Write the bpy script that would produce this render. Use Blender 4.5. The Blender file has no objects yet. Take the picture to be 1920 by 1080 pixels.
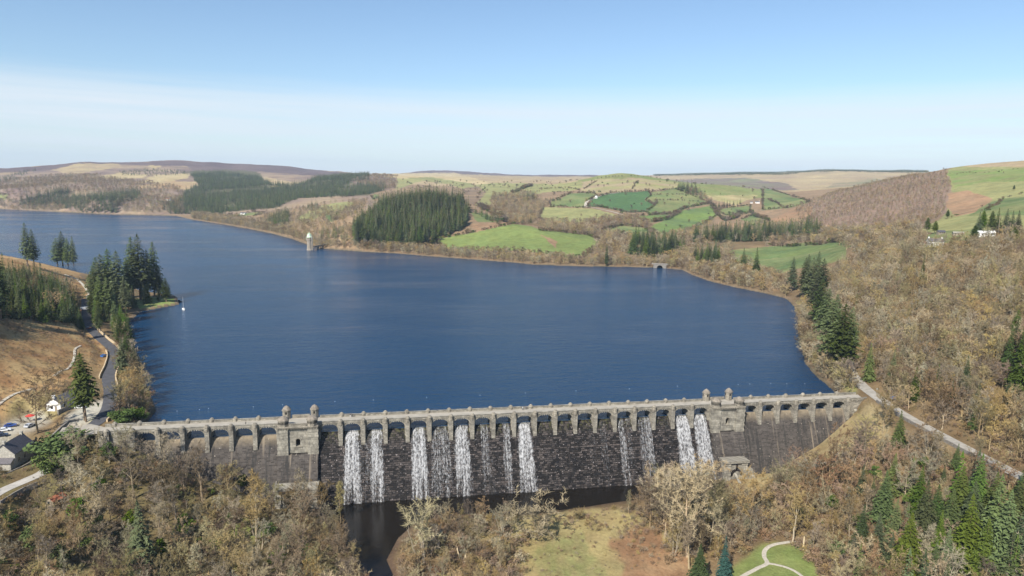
import bpy, bmesh, math, random
import numpy as np
from mathutils import Vector, Matrix

random.seed(7)
RNG = np.random.default_rng(11)
S = bpy.context.scene
COL = S.collection

# ---------------------------------------------------------------- camera model
FPX = 1281.0                                    # focal length, in pixels of a 1920 wide frame
CAM = np.array([83.13, -275.24, 101.85])
YAW, PITCH, ROLL = .1854, math.atan(195 / 1281.0), .0178
FW = np.array([math.sin(YAW) * math.cos(PITCH), math.cos(YAW) * math.cos(PITCH), -math.sin(PITCH)])
_r = np.array([math.cos(YAW), -math.sin(YAW), 0.0])
_u = np.cross(_r, FW)
RT = math.cos(ROLL) * _r + math.sin(ROLL) * _u
UP = -math.sin(ROLL) * _r + math.cos(ROLL) * _u


def project(P):
    d = np.asarray(P, float) - CAM
    z = d @ FW
    z = np.where(np.abs(z) < 1e-3, 1e-3, z)
    return np.stack([960 + FPX * (d @ RT) / z, 540 - FPX * (d @ UP) / z], -1)


def ray(x, y):
    d = FW + RT * (x - 960) / FPX + UP * (540 - y) / FPX
    return d / math.hypot(d[0], d[1])


def at_z(x, y, z):
    d = ray(x, y)
    return CAM + d * ((z - CAM[2]) / d[2])


def at_r(x, y, r):
    return CAM + r * ray(x, y)


# ---------------------------------------------------------------- helpers
def obj(name, bm, mat=None, parent=None, smooth=False):
    me = bpy.data.meshes.new(name)
    if isinstance(bm, bmesh.types.BMesh):
        bm.normal_update()
        bm.to_mesh(me)
        bm.free()
    else:
        v, f = bm
        me.from_pydata([tuple(p) for p in v], [], f)
    if smooth:
        me.polygons.foreach_set('use_smooth', [True] * len(me.polygons))
    if mat is not None:
        for m in (mat if isinstance(mat, (list, tuple)) else [mat]):
            me.materials.append(m)
    o = bpy.data.objects.new(name, me)
    COL.objects.link(o)
    if parent is not None:
        o.parent = parent
    return o


def tag(o, label=None, cat=None, group=None, kind=None):
    if label: o['label'] = label
    if cat: o['category'] = cat
    if group: o['group'] = group
    if kind: o['kind'] = kind
    return o


def empty(name, loc=(0, 0, 0), rz=0.0):
    o = bpy.data.objects.new(name, None)
    COL.objects.link(o)
    o.location = loc
    o.rotation_euler = (0, 0, rz)
    o.empty_display_size = .5
    return o


def copy_tree(o, parent=None):
    c = o.copy()
    COL.objects.link(c)
    if parent is not None:
        c.parent = parent
    for ch in list(o.children):
        copy_tree(ch, c)
    return c


def box(bm, x0, x1, y0, y1, z0, z1, m=0):
    vs = [bm.verts.new(p) for p in ((x0, y0, z0), (x1, y0, z0), (x1, y1, z0), (x0, y1, z0),
                                    (x0, y0, z1), (x1, y0, z1), (x1, y1, z1), (x0, y1, z1))]
    for f in ((0, 3, 2, 1), (4, 5, 6, 7), (0, 1, 5, 4), (1, 2, 6, 5), (2, 3, 7, 6), (3, 0, 4, 7)):
        bm.faces.new([vs[i] for i in f]).material_index = m
    return vs


def prism(bm, poly, axis, a, b, m=0):
    """extrude a 2D polygon along an axis from a to b; axis x: poly=(y,z); y: (x,z); z: (x,y)"""
    def P(p, t):
        return {'x': (t, p[0], p[1]), 'y': (p[0], t, p[1]), 'z': (p[0], p[1], t)}[axis]
    A = [bm.verts.new(P(p, a)) for p in poly]
    B = [bm.verts.new(P(p, b)) for p in poly]
    n = len(poly)
    fs = [bm.faces.new(A[::-1]), bm.faces.new(B)]
    for i in range(n):
        fs.append(bm.faces.new([A[i], A[(i + 1) % n], B[(i + 1) % n], B[i]]))
    for f in fs:
        f.material_index = m
    return fs


def lathe(bm, prof, cx, cy, n=16, rot=0.0, m=0, smooth=False):
    """prof: list of (radius, z)"""
    rings = []
    for r, z in prof:
        if r < 1e-4:
            rings.append([bm.verts.new((cx, cy, z))])
        else:
            rings.append([bm.verts.new((cx + r * math.cos(rot + 2 * math.pi * k / n), cy + r * math.sin(rot + 2 * math.pi * k / n), z)) for k in range(n)])
    for a, b in zip(rings[:-1], rings[1:]):
        for k in range(n):
            if len(a) == 1 and len(b) == 1:
                continue
            if len(a) == 1:
                f = bm.faces.new([a[0], b[(k + 1) % n], b[k]][::-1])
            elif len(b) == 1:
                f = bm.faces.new([a[k], a[(k + 1) % n], b[0]])
            else:
                f = bm.faces.new([a[k], a[(k + 1) % n], b[(k + 1) % n], b[k]])
            f.material_index = m
            f.smooth = smooth
    for ring, flip in ((rings[0], True), (rings[-1], False)):
        if len(ring) > 2:
            f = bm.faces.new(ring[::-1] if flip else ring)
            f.material_index = m


def perlin(x, y, seed=0):
    """vectorised 2D gradient noise, about -1..1"""
    x = np.asarray(x, float); y = np.asarray(y, float)
    xi = np.floor(x).astype(np.int64); yi = np.floor(y).astype(np.int64)
    xf = x - xi; yf = y - yi

    def g(ix, iy, fx, fy):
        h = (ix * 374761393 + iy * 668265263 + seed * 974634777) & 0xFFFFFFFF
        h = ((h ^ (h >> 13)) * 1274126177) & 0xFFFFFFFF
        a = (h & 0xFFFF) / 65536.0 * 2 * np.pi
        return np.cos(a) * fx + np.sin(a) * fy
    u = xf * xf * xf * (xf * (xf * 6 - 15) + 10); v = yf * yf * yf * (yf * (yf * 6 - 15) + 10)
    a = g(xi, yi, xf, yf); b = g(xi + 1, yi, xf - 1, yf)
    c = g(xi, yi + 1, xf, yf - 1); d = g(xi + 1, yi + 1, xf - 1, yf - 1)
    return ((a * (1 - u) + b * u) * (1 - v) + (c * (1 - u) + d * u) * v) * 1.5


def fbm(x, y, oct=4, seed=0):
    s = 0; a = 1.0; t = 0
    for k in range(oct):
        s = s + a * perlin(x * 2 ** k, y * 2 ** k, seed + k * 17); t += a; a *= .5
    return s / t


def inpoly(px, py, poly):
    px = np.asarray(px); py = np.asarray(py)
    r = np.zeros(px.shape, bool)
    n = len(poly)
    for i in range(n):
        x0, y0 = poly[i]; x1, y1 = poly[(i + 1) % n]
        if y0 == y1: continue
        c = ((y0 > py) != (y1 > py)) & (px < (x1 - x0) * (py - y0) / (y1 - y0) + x0)
        r ^= c
    return r


def segdist(X, Y, pts, closed=False):
    """distance to a polyline, and the parameter (index + fraction) of the nearest point"""
    D = np.full(X.shape, 1e18); T = np.zeros(X.shape)
    n = len(pts)
    for i in range(n if closed else n - 1):
        ax, ay = pts[i][:2]; bx, by = pts[(i + 1) % n][:2]
        dx, dy = bx - ax, by - ay
        t = np.clip(((X - ax) * dx + (Y - ay) * dy) / (dx * dx + dy * dy + 1e-12), 0, 1)
        d = (X - ax - t * dx) ** 2 + (Y - ay - t * dy) ** 2
        m = d < D
        D = np.where(m, d, D); T = np.where(m, i + t, T)
    return np.sqrt(D), T


def smooth_line(pts, n=8):
    """Catmull-Rom through points"""
    p = [np.array(q, float) for q in pts]
    p = [2 * p[0] - p[1]] + p + [2 * p[-1] - p[-2]]
    out = []
    for i in range(1, len(p) - 2):
        for k in range(n):
            t = k / n
            out.append(.5 * (2 * p[i] + (p[i + 1] - p[i - 1]) * t + (2 * p[i - 1] - 5 * p[i] + 4 * p[i + 1] - p[i + 2]) * t * t
                             + (3 * p[i] - p[i - 1] - 3 * p[i + 1] + p[i + 2]) * t ** 3))
    out.append(p[-2])
    return out
SKY_STRENGTH, EXPOSURE, HAZE, CIRRUS, DENOISE = .092, 0.62, 5.8e-5, 1.1, True
# ================================================================ terrain
# survey points: ('z', px, py, height) / ('r', px, py, ground range) / ('w', x, y, height); water level is z = 0
CP = []
def cz(*l): CP.extend(at_z(*q) for q in l)
def cr(*l): CP.extend(at_r(*q) for q in l)
def cw(*l): CP.extend(np.array(q, float) for q in l)

# shoreline of the lake (pixel survey at water level), clockwise from the dam's left end
SH_LEFT = [(292, 770), (272, 720), (252, 680), (240, 640), (240, 606), (262, 584), (300, 577), (335, 571), (330, 556), (262, 545),
           (205, 528), (150, 512), (100, 500), (60, 490), (0, 478), (-120, 455), (-420, 430)]
SH_FAR = [(-420, 378), (-150, 386), (0, 392), (100, 397), (200, 402), (330, 405), (360, 412), (420, 421), (470, 430), (510, 438), (545, 447),
          (572, 457), (596, 466), (620, 467), (680, 472), (740, 475), (800, 480), (880, 486), (960, 492), (1000, 496), (1080, 499), (1140, 500),
          (1200, 501), (1237, 502), (1280, 506), (1300, 516), (1330, 527), (1380, 539), (1440, 551), (1475, 560), (1490, 575), (1497, 600),
          (1500, 640), (1510, 680), (1530, 705), (1552, 722), (1566, 736)]
LAKE = [(-16, 6.6)] + [tuple(at_z(x, y, 0)[:2]) for x, y in SH_LEFT + SH_FAR] + [(306, 6.6)]
POOL = [(57, -6), (57, -17)] + [tuple(at_z(x, y, -26)[:2]) for x, y in [(604, 960), (622, 985), (640, 1010), (668, 1050), (690, 1100), (720, 1140),
        (770, 1140), (742, 1090), (724, 1050), (745, 1010), (775, 982), (830, 966), (900, 962), (950, 966), (1010, 962), (1060, 955), (1100, 950), (1150, 942), (1205, 935), (1290, 925)]] + [(228, -16), (228, -6)]

# valley below the dam
cw((-22, -14, -5), (-15, -14, -6), (0, -14, -12), (20, -14, -19), (40, -14, -24.5), (60, -14, -27), (120, -14, -27), (180, -14, -27), (225, -14, -26.5), (241, -11, -27.5), (251.5, -10.2, -26), (260, -9, -23), (269, -7, -18.8), (278, -5.4, -15.3), (287, -3.4, -10.6), (296.5, -1, -4.9), (302, .5, -1.5), (309, 1, 3.4),
   (252, -18, -24.5), (262, -18, -19.5), (275, -18, -11.5), (286, -17, -5), (296, -15, .5), (304, -11, 4.2), (318, -14, 8),
   (-20, -45, -15), (0, -45, -21), (30, -45, -26), (60, -45, -27), (100, -40, -26), (140, -40, -26.3), (180, -40, -26.6), (210, -40, -26), (240, -42, -24), (262, -42, -16), (284, -40, -2), (300, -40, 6.2), (318, -40, 9.5), (340, -40, 15),
   (-40, -80, -25), (0, -80, -26.5), (60, -80, -27), (130, -80, -27), (200, -80, -27), (240, -80, -25), (265, -80, -16), (285, -80, 0), (297, -85, 6.2), (318, -85, 9.5), (345, -85, 17),
   (-60, -120, -26), (60, -130, -28), (200, -130, -27.5), (262, -130, -18), (284, -130, 2), (296, -130, 6.5), (325, -130, 12), (400, -130, 33),
   (0, -230, -28), (200, -230, -28), (300, -230, 6), (-150, -120, -15), (-150, -230, -20), (450, -230, 40))
# bottom-left: cottage terrace, lane, lot
cz((60, 880, -5), (20, 860, -5), (110, 860, -6), (10, 925, -7), (80, 890, -6.5), (0, 960, -11), (60, 950, -14), (0, 1020, -18), (80, 1040, -22), (0, 1079, -21),
   (20, 812, 2), (80, 800, 2.2), (0, 790, 3), (60, 835, 0), (130, 800, 2.6), (100, 770, 3.5), (140, 770, 3.5), (60, 770, 5), (0, 760, 7), (-80, 800, 6), (-120, 900, 0))
# left clearing, hillside and road shelf
cz((180, 798, 4), (150, 800, 3.5), (205, 745, 4.2), (207, 700, 4.3), (217, 665, 4.4), (190, 635, 4.5), (165, 598, 4.7),
   (245, 790, 3.3), (250, 740, 2), (235, 690, 2), (225, 640, 2.5), (205, 612, 3),
   (100, 720, 8), (40, 720, 9.5), (0, 720, 11), (150, 690, 7), (60, 660, 14), (0, 640, 19), (130, 640, 10), (100, 612, 14), (40, 600, 20), (0, 592, 24), (-80, 640, 26), (-80, 580, 36))
cz((260, 568, 3), (300, 572, 2), (200, 560, 4), (160, 570, 5.5), (120, 575, 11), (80, 560, 18), (30, 550, 26), (0, 545, 30), (150, 525, 9), (100, 510, 18), (60, 497, 25), (20, 486, 30), (0, 482, 32), (-100, 470, 42), (-300, 470, 60))
# right side: road, wooded hill
cz((1640, 750, 5.2), (1610, 715, 5.4), (1585, 690, 5.5), (1570, 660, 4.5), (1540, 640, 2.5), (1530, 590, 4), (1515, 560, 5))
cr((1700, 740, 368), (1700, 640, 435), (1800, 740, 340), (1900, 700, 350), (1900, 600, 430), (1900, 480, 600), (1748, 464, 660), (1700, 500, 610), (1700, 560, 515), (1600, 560, 570), (1600, 500, 720), (1800, 560, 500), (1800, 480, 610),
   (1850, 446, 680), (1780, 440, 720), (1920, 440, 700), (1900, 415, 780), (1850, 400, 880), (1900, 380, 1000), (1790, 405, 930), (1800, 340, 1500), (1850, 325, 1600), (1920, 340, 1400), (1860, 303, 1900), (1920, 298, 1900), (1780, 314, 1950), (2050, 290, 1800), (2050, 400, 800), (2050, 560, 450),
   (1690, 332, 1850), (1740, 322, 1900), (1640, 345, 1750), (1700, 400, 1250), (1620, 440, 1080), (1680, 450, 850), (1600, 380, 1500), (1600, 400, 1350), (1560, 425, 1300), (1540, 384, 1620), (1520, 408, 1500),
   (1560, 455, 980), (1590, 470, 800), (1500, 465, 1050), (1480, 482, 960), (1420, 490, 950), (1440, 520, 830), (1540, 480, 850), (1400, 512, 880), (1500, 520, 760),
   (1450, 440, 1330), (1400, 432, 1420), (1480, 425, 1500), (1360, 440, 1300), (1350, 480, 970), (1290, 490, 930))
# across the lake, centre
cr((960, 422, 1150), (1000, 430, 1120), (1060, 437, 1120), (900, 430, 1130), (1100, 458, 1040), (830, 455, 1070), (900, 470, 990), (1000, 470, 970), (1060, 480, 930), (960, 480, 930), (1120, 480, 930), (1180, 490, 915), (1240, 490, 930),
   (1000, 425, 1260), (930, 408, 1450), (900, 400, 1500), (1040, 420, 1330), (1100, 430, 1280), (1150, 415, 1420), (1060, 405, 1500), (1000, 390, 1650), (1150, 440, 1180), (1200, 440, 1150), (1230, 455, 1080),
   (1100, 400, 1530), (1100, 372, 1720), (1180, 395, 1590), (1250, 400, 1580), (1280, 430, 1330), (1320, 430, 1350), (1250, 370, 1780), (1340, 400, 1650), (1400, 380, 1850), (1440, 405, 1700), (1380, 350, 2150),
   (1500, 375, 2000), (1460, 365, 2150), (1160, 325.5, 2350), (1100, 335, 2300), (1050, 342, 2350), (1000, 348, 2300), (1220, 331, 2300), (1250, 337, 2300), (1300, 345, 2250), (1130, 350, 2000), (1200, 345, 2000), (960, 360, 2050),
   (1320, 355, 2700), (1420, 352, 2900), (1520, 362, 2700), (1550, 345, 3600), (1450, 338, 4000), (1350, 337, 4200), (1250, 334, 4800), (1650, 330, 4300), (1600, 335, 3900))
cr((1220, 328.5, 5600), (1280, 327, 5600), (1350, 325.5, 5500), (1420, 325, 5500), (1460, 326, 5400), (1520, 321, 5200), (1580, 319, 5100), (1640, 321.5, 5100), (1690, 322, 5100), (1740, 322, 5300), (1850, 325, 5400), (2000, 325, 5400))
# knoll with the spruce wood and the slopes behind it
cr((690, 460, 1040), (690, 425, 1130), (730, 395, 1250), (770, 378, 1320), (810, 370, 1370), (850, 375, 1370), (872, 395, 1300), (870, 425, 1170), (820, 445, 1090), (770, 455, 1070), (780, 420, 1180),
   (880, 380, 1600), (900, 368, 1900), (850, 350, 2500), (780, 345, 2600), (900, 350, 2500), (960, 345, 2700), (700, 390, 1480), (660, 405, 1450), (650, 430, 1200), (640, 450, 1060), (600, 455, 1060),
   (760, 341, 2900), (720, 331.5, 3400), (780, 331, 3500), (850, 333, 3600), (920, 335, 3600), (1000, 336, 3800), (1080, 334, 4300),
   (740, 326, 6300), (790, 321.5, 6500), (830, 320, 6500), (870, 321.5, 6500), (910, 325, 6400), (960, 329, 6000), (1000, 329, 6000), (1060, 327.5, 6000), (1110, 330, 5900), (1160, 331, 5700), (690, 330, 6200))
# left hills
cr((693, 329, 3000), (640, 333, 3000), (600, 342, 2850), (560, 357, 2650), (510, 368, 2450), (740, 341, 2800), (730, 358, 2300), (690, 368, 2050), (640, 375, 1950), (560, 376, 2150), (520, 392, 1950), (640, 400, 1600), (580, 400, 1750),
   (470, 413, 1800), (540, 425, 1450), (600, 430, 1280), (500, 405, 1850), (420, 400, 2050), (450, 375, 2350), (380, 370, 2500), (350, 385, 2250), (400, 350, 2800), (450, 340, 3200), (370, 340, 3100), (500, 335, 3500), (520, 345, 3100), (570, 330, 3700),
   (0, 365, 2600), (60, 352, 2750), (0, 345, 3300), (100, 375, 2250), (100, 345, 3000), (200, 375, 2250), (200, 345, 2850), (150, 325, 3700), (300, 375, 2250), (300, 350, 2750), (250, 330, 3400), (320, 330, 3500), (60, 330, 3700), (420, 320, 4100), (500, 318, 4300), (600, 326, 4200), (650, 331, 4300),
   (60, 317, 4600), (110, 307.5, 4500), (160, 302.5, 4500), (200, 304, 4500), (260, 305, 4600), (310, 301, 4600), (350, 301.5, 4600), (420, 305.5, 4700), (480, 309, 4800), (540, 313, 4900), (600, 319.5, 5000), (640, 324, 5200), (0, 324, 5500), (-60, 318, 5800), (30, 320, 5600), (-200, 330, 4000), (-300, 300, 5000), (-300, 380, 2400))
# far ground behind every skyline drops a little
for a in range(-400, 2300, 150):
    cr((a, 352, 8500))
CP = np.array(CP)

AZ = np.concatenate([np.linspace(-64, -40, 40, endpoint=False), np.linspace(-40, 40, 860), np.linspace(40, 64, 41)[1:]])
AZ = np.radians(AZ) + YAW
RR = np.exp(np.linspace(math.log(70), math.log(9500), 800))
GA, GR = np.meshgrid(AZ, RR, indexing='ij')
GX = CAM[0] + GR * np.sin(GA); GY = CAM[1] + GR * np.cos(GA)

def rbf():
    lake = np.array(LAKE)
    pts = [(x, y, .8) for x, y in LAKE[1:-1]]
    C = np.vstack([CP, np.array(pts)])
    U = np.arctan2(C[:, 0] - CAM[0], C[:, 1] - CAM[1]); V = np.log(np.hypot(C[:, 0] - CAM[0], C[:, 1] - CAM[1]))
    # heights are interpolated as slopes seen from the survey station, so that far and near points weigh alike
    R = np.exp(V)
    W = (C[:, 2]) / (R + 60)
    n = len(C)
    def phi(d): return np.sqrt(d * d + .012 ** 2)
    A = np.zeros((n + 3, n + 3))
    A[:n, :n] = phi(np.hypot(U[:, None] - U[None], V[:, None] - V[None])) - np.eye(n) * .0015
    A[:n, n:] = np.stack([np.ones(n), U, V], 1); A[n:, :n] = A[:n, n:].T
    sol = np.linalg.solve(A, np.append(W, [0, 0, 0]))
    gu = GA.ravel(); gv = np.log(GR).ravel()
    out = np.empty(gu.shape)
    for i in range(0, len(gu), 40000):
        u = gu[i:i + 40000]; v = gv[i:i + 40000]
        out[i:i + 40000] = phi(np.hypot(u[:, None] - U[None], v[:, None] - V[None])) @ sol[:n] + sol[n] + sol[n + 1] * u + sol[n + 2] * v
    return (out * (np.exp(gv) + 60)).reshape(GA.shape)

GZ = rbf()
_amp = np.clip((GR - 350) / 2500, 0, 1)
GZ += _amp * (9 * fbm(GX / 420, GY / 420, 4, 3)) * np.clip(GZ / 40, 0, 1)
GZ += np.clip((GR - 1500) / 1500, 0, 1) * 9 * fbm(GX / 170, GY / 170, 4, 23) * np.clip(GZ / 60, 0, 1)
GZ += .5 * fbm(GX / 14, GY / 14, 3, 5) * np.clip(1 - GR / 1500, 0, 1)
# keep the skyline above stray swells
# roads cut level shelves into the slopes
ROAD_LEFT = smooth_line([at_z(x, y, z) for x, y, z in [(168, 800, 4.0), (185, 789, 4.1), (203, 765, 4.2), (207, 735, 4.25), (203, 708, 4.3), (212, 685, 4.35), (216, 664, 4.4), (207, 650, 4.45), (190, 636, 4.5), (172, 618, 4.6), (163, 600, 4.7), (161, 578, 4.9), (160, 560, 5.2)]], 6)
ROAD_RIGHT = smooth_line([at_z(x, y, z) for x, y, z in [(1588, 672, 5.2), (1595, 697, 5.2), (1616, 722, 5.1), (1645, 745, 5.2), (1690, 775, 5.5), (1740, 803, 5.8), (1800, 835, 6.0), (1860, 866, 6.1), (1925, 898, 6.2), (2010, 940, 6.3), (2200, 1050, 6.5)]], 6)
LANE = smooth_line([at_z(x, y, z) for x, y, z in [(-60, 960, -8.2), (0, 922, -7.6), (45, 902, -7.0), (80, 886, -6.4), (112, 862, -5.0), (128, 836, -2.0), (140, 815, 1.0), (150, 803, 3.2)]], 6)
LOT = [tuple(at_z(x, y, 2.2)[:2]) for x, y in [(-60, 830), (0, 800), (55, 775), (80, 778), (100, 790), (62, 808), (36, 813), (14, 822), (0, 832), (-60, 860)]]
YARD = [tuple(at_z(x, y, 3.6)[:2]) for x, y in [(118, 796), (125, 780), (150, 765), (185, 752), (206, 748), (200, 770), (180, 785), (160, 797)]]
def shelf(line, half, blend):
    global GZ
    L = np.array(line)
    m = (GX > L[:, 0].min() - 40) & (GX < L[:, 0].max() + 40) & (GY > L[:, 1].min() - 40) & (GY < L[:, 1].max() + 40)
    d, t = segdist(GX[m], GY[m], L)
    z = np.interp(t, np.arange(len(L)), L[:, 2])
    k = np.clip((d - half) / blend, 0, 1); k = k * k * (3 - 2 * k)
    GZ[m] = GZ[m] * k + (z - .12) * (1 - k)
LAKE_D, _ = segdist(GX, GY, LAKE, True)
LAKE_IN = inpoly(GX, GY, LAKE)
SD = np.where(LAKE_IN, -LAKE_D, LAKE_D)
up = GY > 8
out = up & ~LAKE_IN
GZ = np.where(out & (SD < 60), np.maximum(GZ, np.minimum(.02 + .12 * SD, .25 + .05 * SD)), GZ)
GZ = np.where(out & (SD < 500), np.minimum(GZ, 1.0 + .75 * SD), GZ)
GZ = np.where(out, np.maximum(GZ, np.minimum(.3, .02 + .12 * SD)), GZ)
for poly, z in ((LOT, 2.2), (YARD, 3.6)):
    d, _ = segdist(GX, GY, poly, True); d = np.where(inpoly(GX, GY, poly), 0, d)
    k = np.clip(d / 5, 0, 1); k = k * k * (3 - 2 * k)
    GZ = GZ * k + z * (1 - k)
# level plots under the two cottages
for qx, qy, qz, qr in ((-54.9, -2.5, -5.05, 9.0), (-53.4, 38.2, 3.95, 8.5)):
    d = np.hypot(GX - qx, GY - qy); k = np.clip((d - qr) / 3, 0, 1); k = k * k * (3 - 2 * k)
    GZ = GZ * k + qz * (1 - k)

for L_, h_, b_ in ((ROAD_LEFT, 4.2, 7), (ROAD_RIGHT, 4.5, 7), (LANE, 3.2, 5)):
    shelf(L_, h_, b_)
GZ = np.where(LAKE_IN, np.minimum(GZ, -.02 - np.minimum(.14 * LAKE_D, 9)), GZ)
# the dam stands in the valley: no lake bed in front of it
under = (GY < 7.5) & (GY > -14) & (GX > -22) & (GX < 308)
pd, _ = segdist(GX, GY, POOL, True)
pin = inpoly(GX, GY, POOL)
_fl = (GY < 8) & (GR < 420)
GZ = np.where(pin, -26.02 - np.minimum(.25 * pd, 2), np.where(_fl, np.maximum(GZ, -26.02 + np.minimum(.22 * pd, 1.0) + np.minimum(pd / 8, 1) * .35 * fbm(GX / 9, GY / 9, 3, 77)), GZ))

# what the survey station sees of it (used only to thin out woods nobody could see)
_el = (GZ - CAM[2]) / GR
_mx = np.maximum.accumulate(_el, axis=1)
GVIS = _el >= _mx - 0.004
GP = project(np.stack([GX, GY, GZ], -1))

def ground(x, y, arr=None):
    arr = GZ if arr is None else arr
    x = np.asarray(x, float); y = np.asarray(y, float)
    a = np.arctan2(x - CAM[0], y - CAM[1]); r = np.hypot(x - CAM[0], y - CAM[1])
    i = np.clip(np.interp(a, AZ, np.arange(len(AZ))), 0, len(AZ) - 1.001)
    j = np.clip(np.interp(np.log(np.maximum(r, 1)), np.log(RR), np.arange(len(RR))), 0, len(RR) - 1.001)
    i0 = i.astype(int); j0 = j.astype(int); u = i - i0; v = j - j0
    return (arr[i0, j0] * (1 - u) * (1 - v) + arr[i0 + 1, j0] * u * (1 - v) + arr[i0, j0 + 1] * (1 - u) * v + arr[i0 + 1, j0 + 1] * u * v)

def gz(x, y): return float(ground(np.array([x]), np.array([y]))[0])

def hit(px, py, rmin=80, rmax=9000):
    """where the sight line of a survey pixel meets the ground"""
    d = ray(px, py)
    rs = np.exp(np.linspace(math.log(rmin), math.log(rmax), 3000))
    P = CAM[None] + rs[:, None] * d[None]
    g = ground(P[:, 0], P[:, 1])
    b = np.nonzero(P[:, 2] <= g)[0]
    k = b[0] if len(b) else len(rs) - 1
    return Vector((P[k, 0], P[k, 1], g[k]))
# ================================================================ materials
def nmat(name):
    m = bpy.data.materials.new(name)
    m.use_nodes = True
    nt = m.node_tree
    b = nt.nodes['Principled BSDF']
    b.inputs['Specular IOR Level'].default_value = .25
    return m, nt, b


def nd(nt, t, **kw):
    n = nt.nodes.new(t)
    for k, v in kw.items():
        if k.startswith('i_'):
            n.inputs[k[2:].replace('_', ' ')].default_value = v
        else:
            setattr(n, k, v)
    return n


def coords(nt, scale=(1, 1, 1), kind='Object', rot=(0, 0, 0)):
    tc = nd(nt, 'ShaderNodeTexCoord')
    mp = nd(nt, 'ShaderNodeMapping')
    mp.inputs['Scale'].default_value = scale
    mp.inputs['Rotation'].default_value = rot
    nt.links.new(tc.outputs[kind], mp.inputs['Vector'])
    return mp.outputs['Vector']


def noise(nt, vec, scale, detail=4, rough=.55, dim='3D'):
    n = nd(nt, 'ShaderNodeTexNoise', noise_dimensions=dim)
    n.inputs['Scale'].default_value = scale
    n.inputs['Detail'].default_value = detail
    n.inputs['Roughness'].default_value = rough
    if vec is not None: nt.links.new(vec, n.inputs['Vector'])
    return n.outputs['Fac']


def ramp(nt, fac, stops, interp='LINEAR'):
    r = nd(nt, 'ShaderNodeValToRGB')
    r.color_ramp.interpolation = interp
    e = r.color_ramp.elements
    while len(e) < len(stops): e.new(.5)
    for i, (p, c) in enumerate(stops):
        e[i].position = p
        e[i].color = (*c, 1) if len(c) == 3 else c
    nt.links.new(fac, r.inputs['Fac'])
    return r.outputs['Color']


def mix(nt, fac, a, b, mode='MIX'):
    n = nd(nt, 'ShaderNodeMix', data_type='RGBA', blend_type=mode)
    for s, k in ((fac, 0), (a, 6), (b, 7)):
        if isinstance(s, bpy.types.NodeSocket): nt.links.new(s, n.inputs[k])
        elif isinstance(s, (int, float)): n.inputs[k].default_value = s
        else: n.inputs[k].default_value = (*s, 1)
    return n.outputs[2]


def mth(nt, op, a, b=None, clamp=False):
    n = nd(nt, 'ShaderNodeMath', operation=op, use_clamp=clamp)
    for k, s in ((0, a), (1, b)):
        if s is None: continue
        if isinstance(s, bpy.types.NodeSocket): nt.links.new(s, n.inputs[k])
        else: n.inputs[k].default_value = s
    return n.outputs[0]


def bump(nt, b, h, strength=.5, dist=.1):
    n = nd(nt, 'ShaderNodeBump')
    n.inputs['Strength'].default_value = strength
    n.inputs['Distance'].default_value = dist
    nt.links.new(h, n.inputs['Height'])
    nt.links.new(n.outputs['Normal'], b.inputs['Normal'])


def plain(name, col, rough=.8, var=.18, scale=1.5, metal=0.0, spec=.25, kind='Object'):
    m, nt, b = nmat(name)
    f = noise(nt, coords(nt, kind=kind), scale, 5)
    lo = tuple(c * (1 - var) for c in col); hi = tuple(min(1, c * (1 + var)) for c in col)
    nt.links.new(ramp(nt, f, [(.3, lo), (.7, hi)]), b.inputs['Base Color'])
    b.inputs['Roughness'].default_value = rough
    b.inputs['Metallic'].default_value = metal
    b.inputs['Specular IOR Level'].default_value = spec
    return m


def vary(nt, col, hue=.02, val=.3, sat=.2):
    """each object, or each tree of a wood, gets its own slight tint"""
    oi = nd(nt, 'ShaderNodeObjectInfo')
    r = oi.outputs['Random']
    hsv = nd(nt, 'ShaderNodeHueSaturation')
    nt.links.new(mth(nt, 'ADD', mth(nt, 'MULTIPLY', r, 2 * hue), .5 - hue), hsv.inputs['Hue'])
    r2 = mth(nt, 'FRACT', mth(nt, 'MULTIPLY', r, 7.31))
    r3 = mth(nt, 'FRACT', mth(nt, 'MULTIPLY', r, 13.7))
    nt.links.new(mth(nt, 'ADD', mth(nt, 'MULTIPLY', r2, 2 * val), 1 - val), hsv.inputs['Value'])
    nt.links.new(mth(nt, 'ADD', mth(nt, 'MULTIPLY', r3, 2 * sat), 1 - sat), hsv.inputs['Saturation'])
    if isinstance(col, bpy.types.NodeSocket): nt.links.new(col, hsv.inputs['Color'])
    else: hsv.inputs['Color'].default_value = (*col, 1)
    return hsv.outputs['Color']


def foliage(name, col, hue=.015, val=.3, sat=.15, trans=0.0, scale=.9, nvar=.3):
    m, nt, b = nmat(name)
    f = noise(nt, coords(nt), scale, 3)
    c = mix(nt, f, tuple(k * (1 - nvar) for k in col), tuple(k * (1 + nvar) for k in col))
    nt.links.new(vary(nt, c, hue, val, sat), b.inputs['Base Color'])
    b.inputs['Roughness'].default_value = .9
    b.inputs['Specular IOR Level'].default_value = .08
    return m


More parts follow.
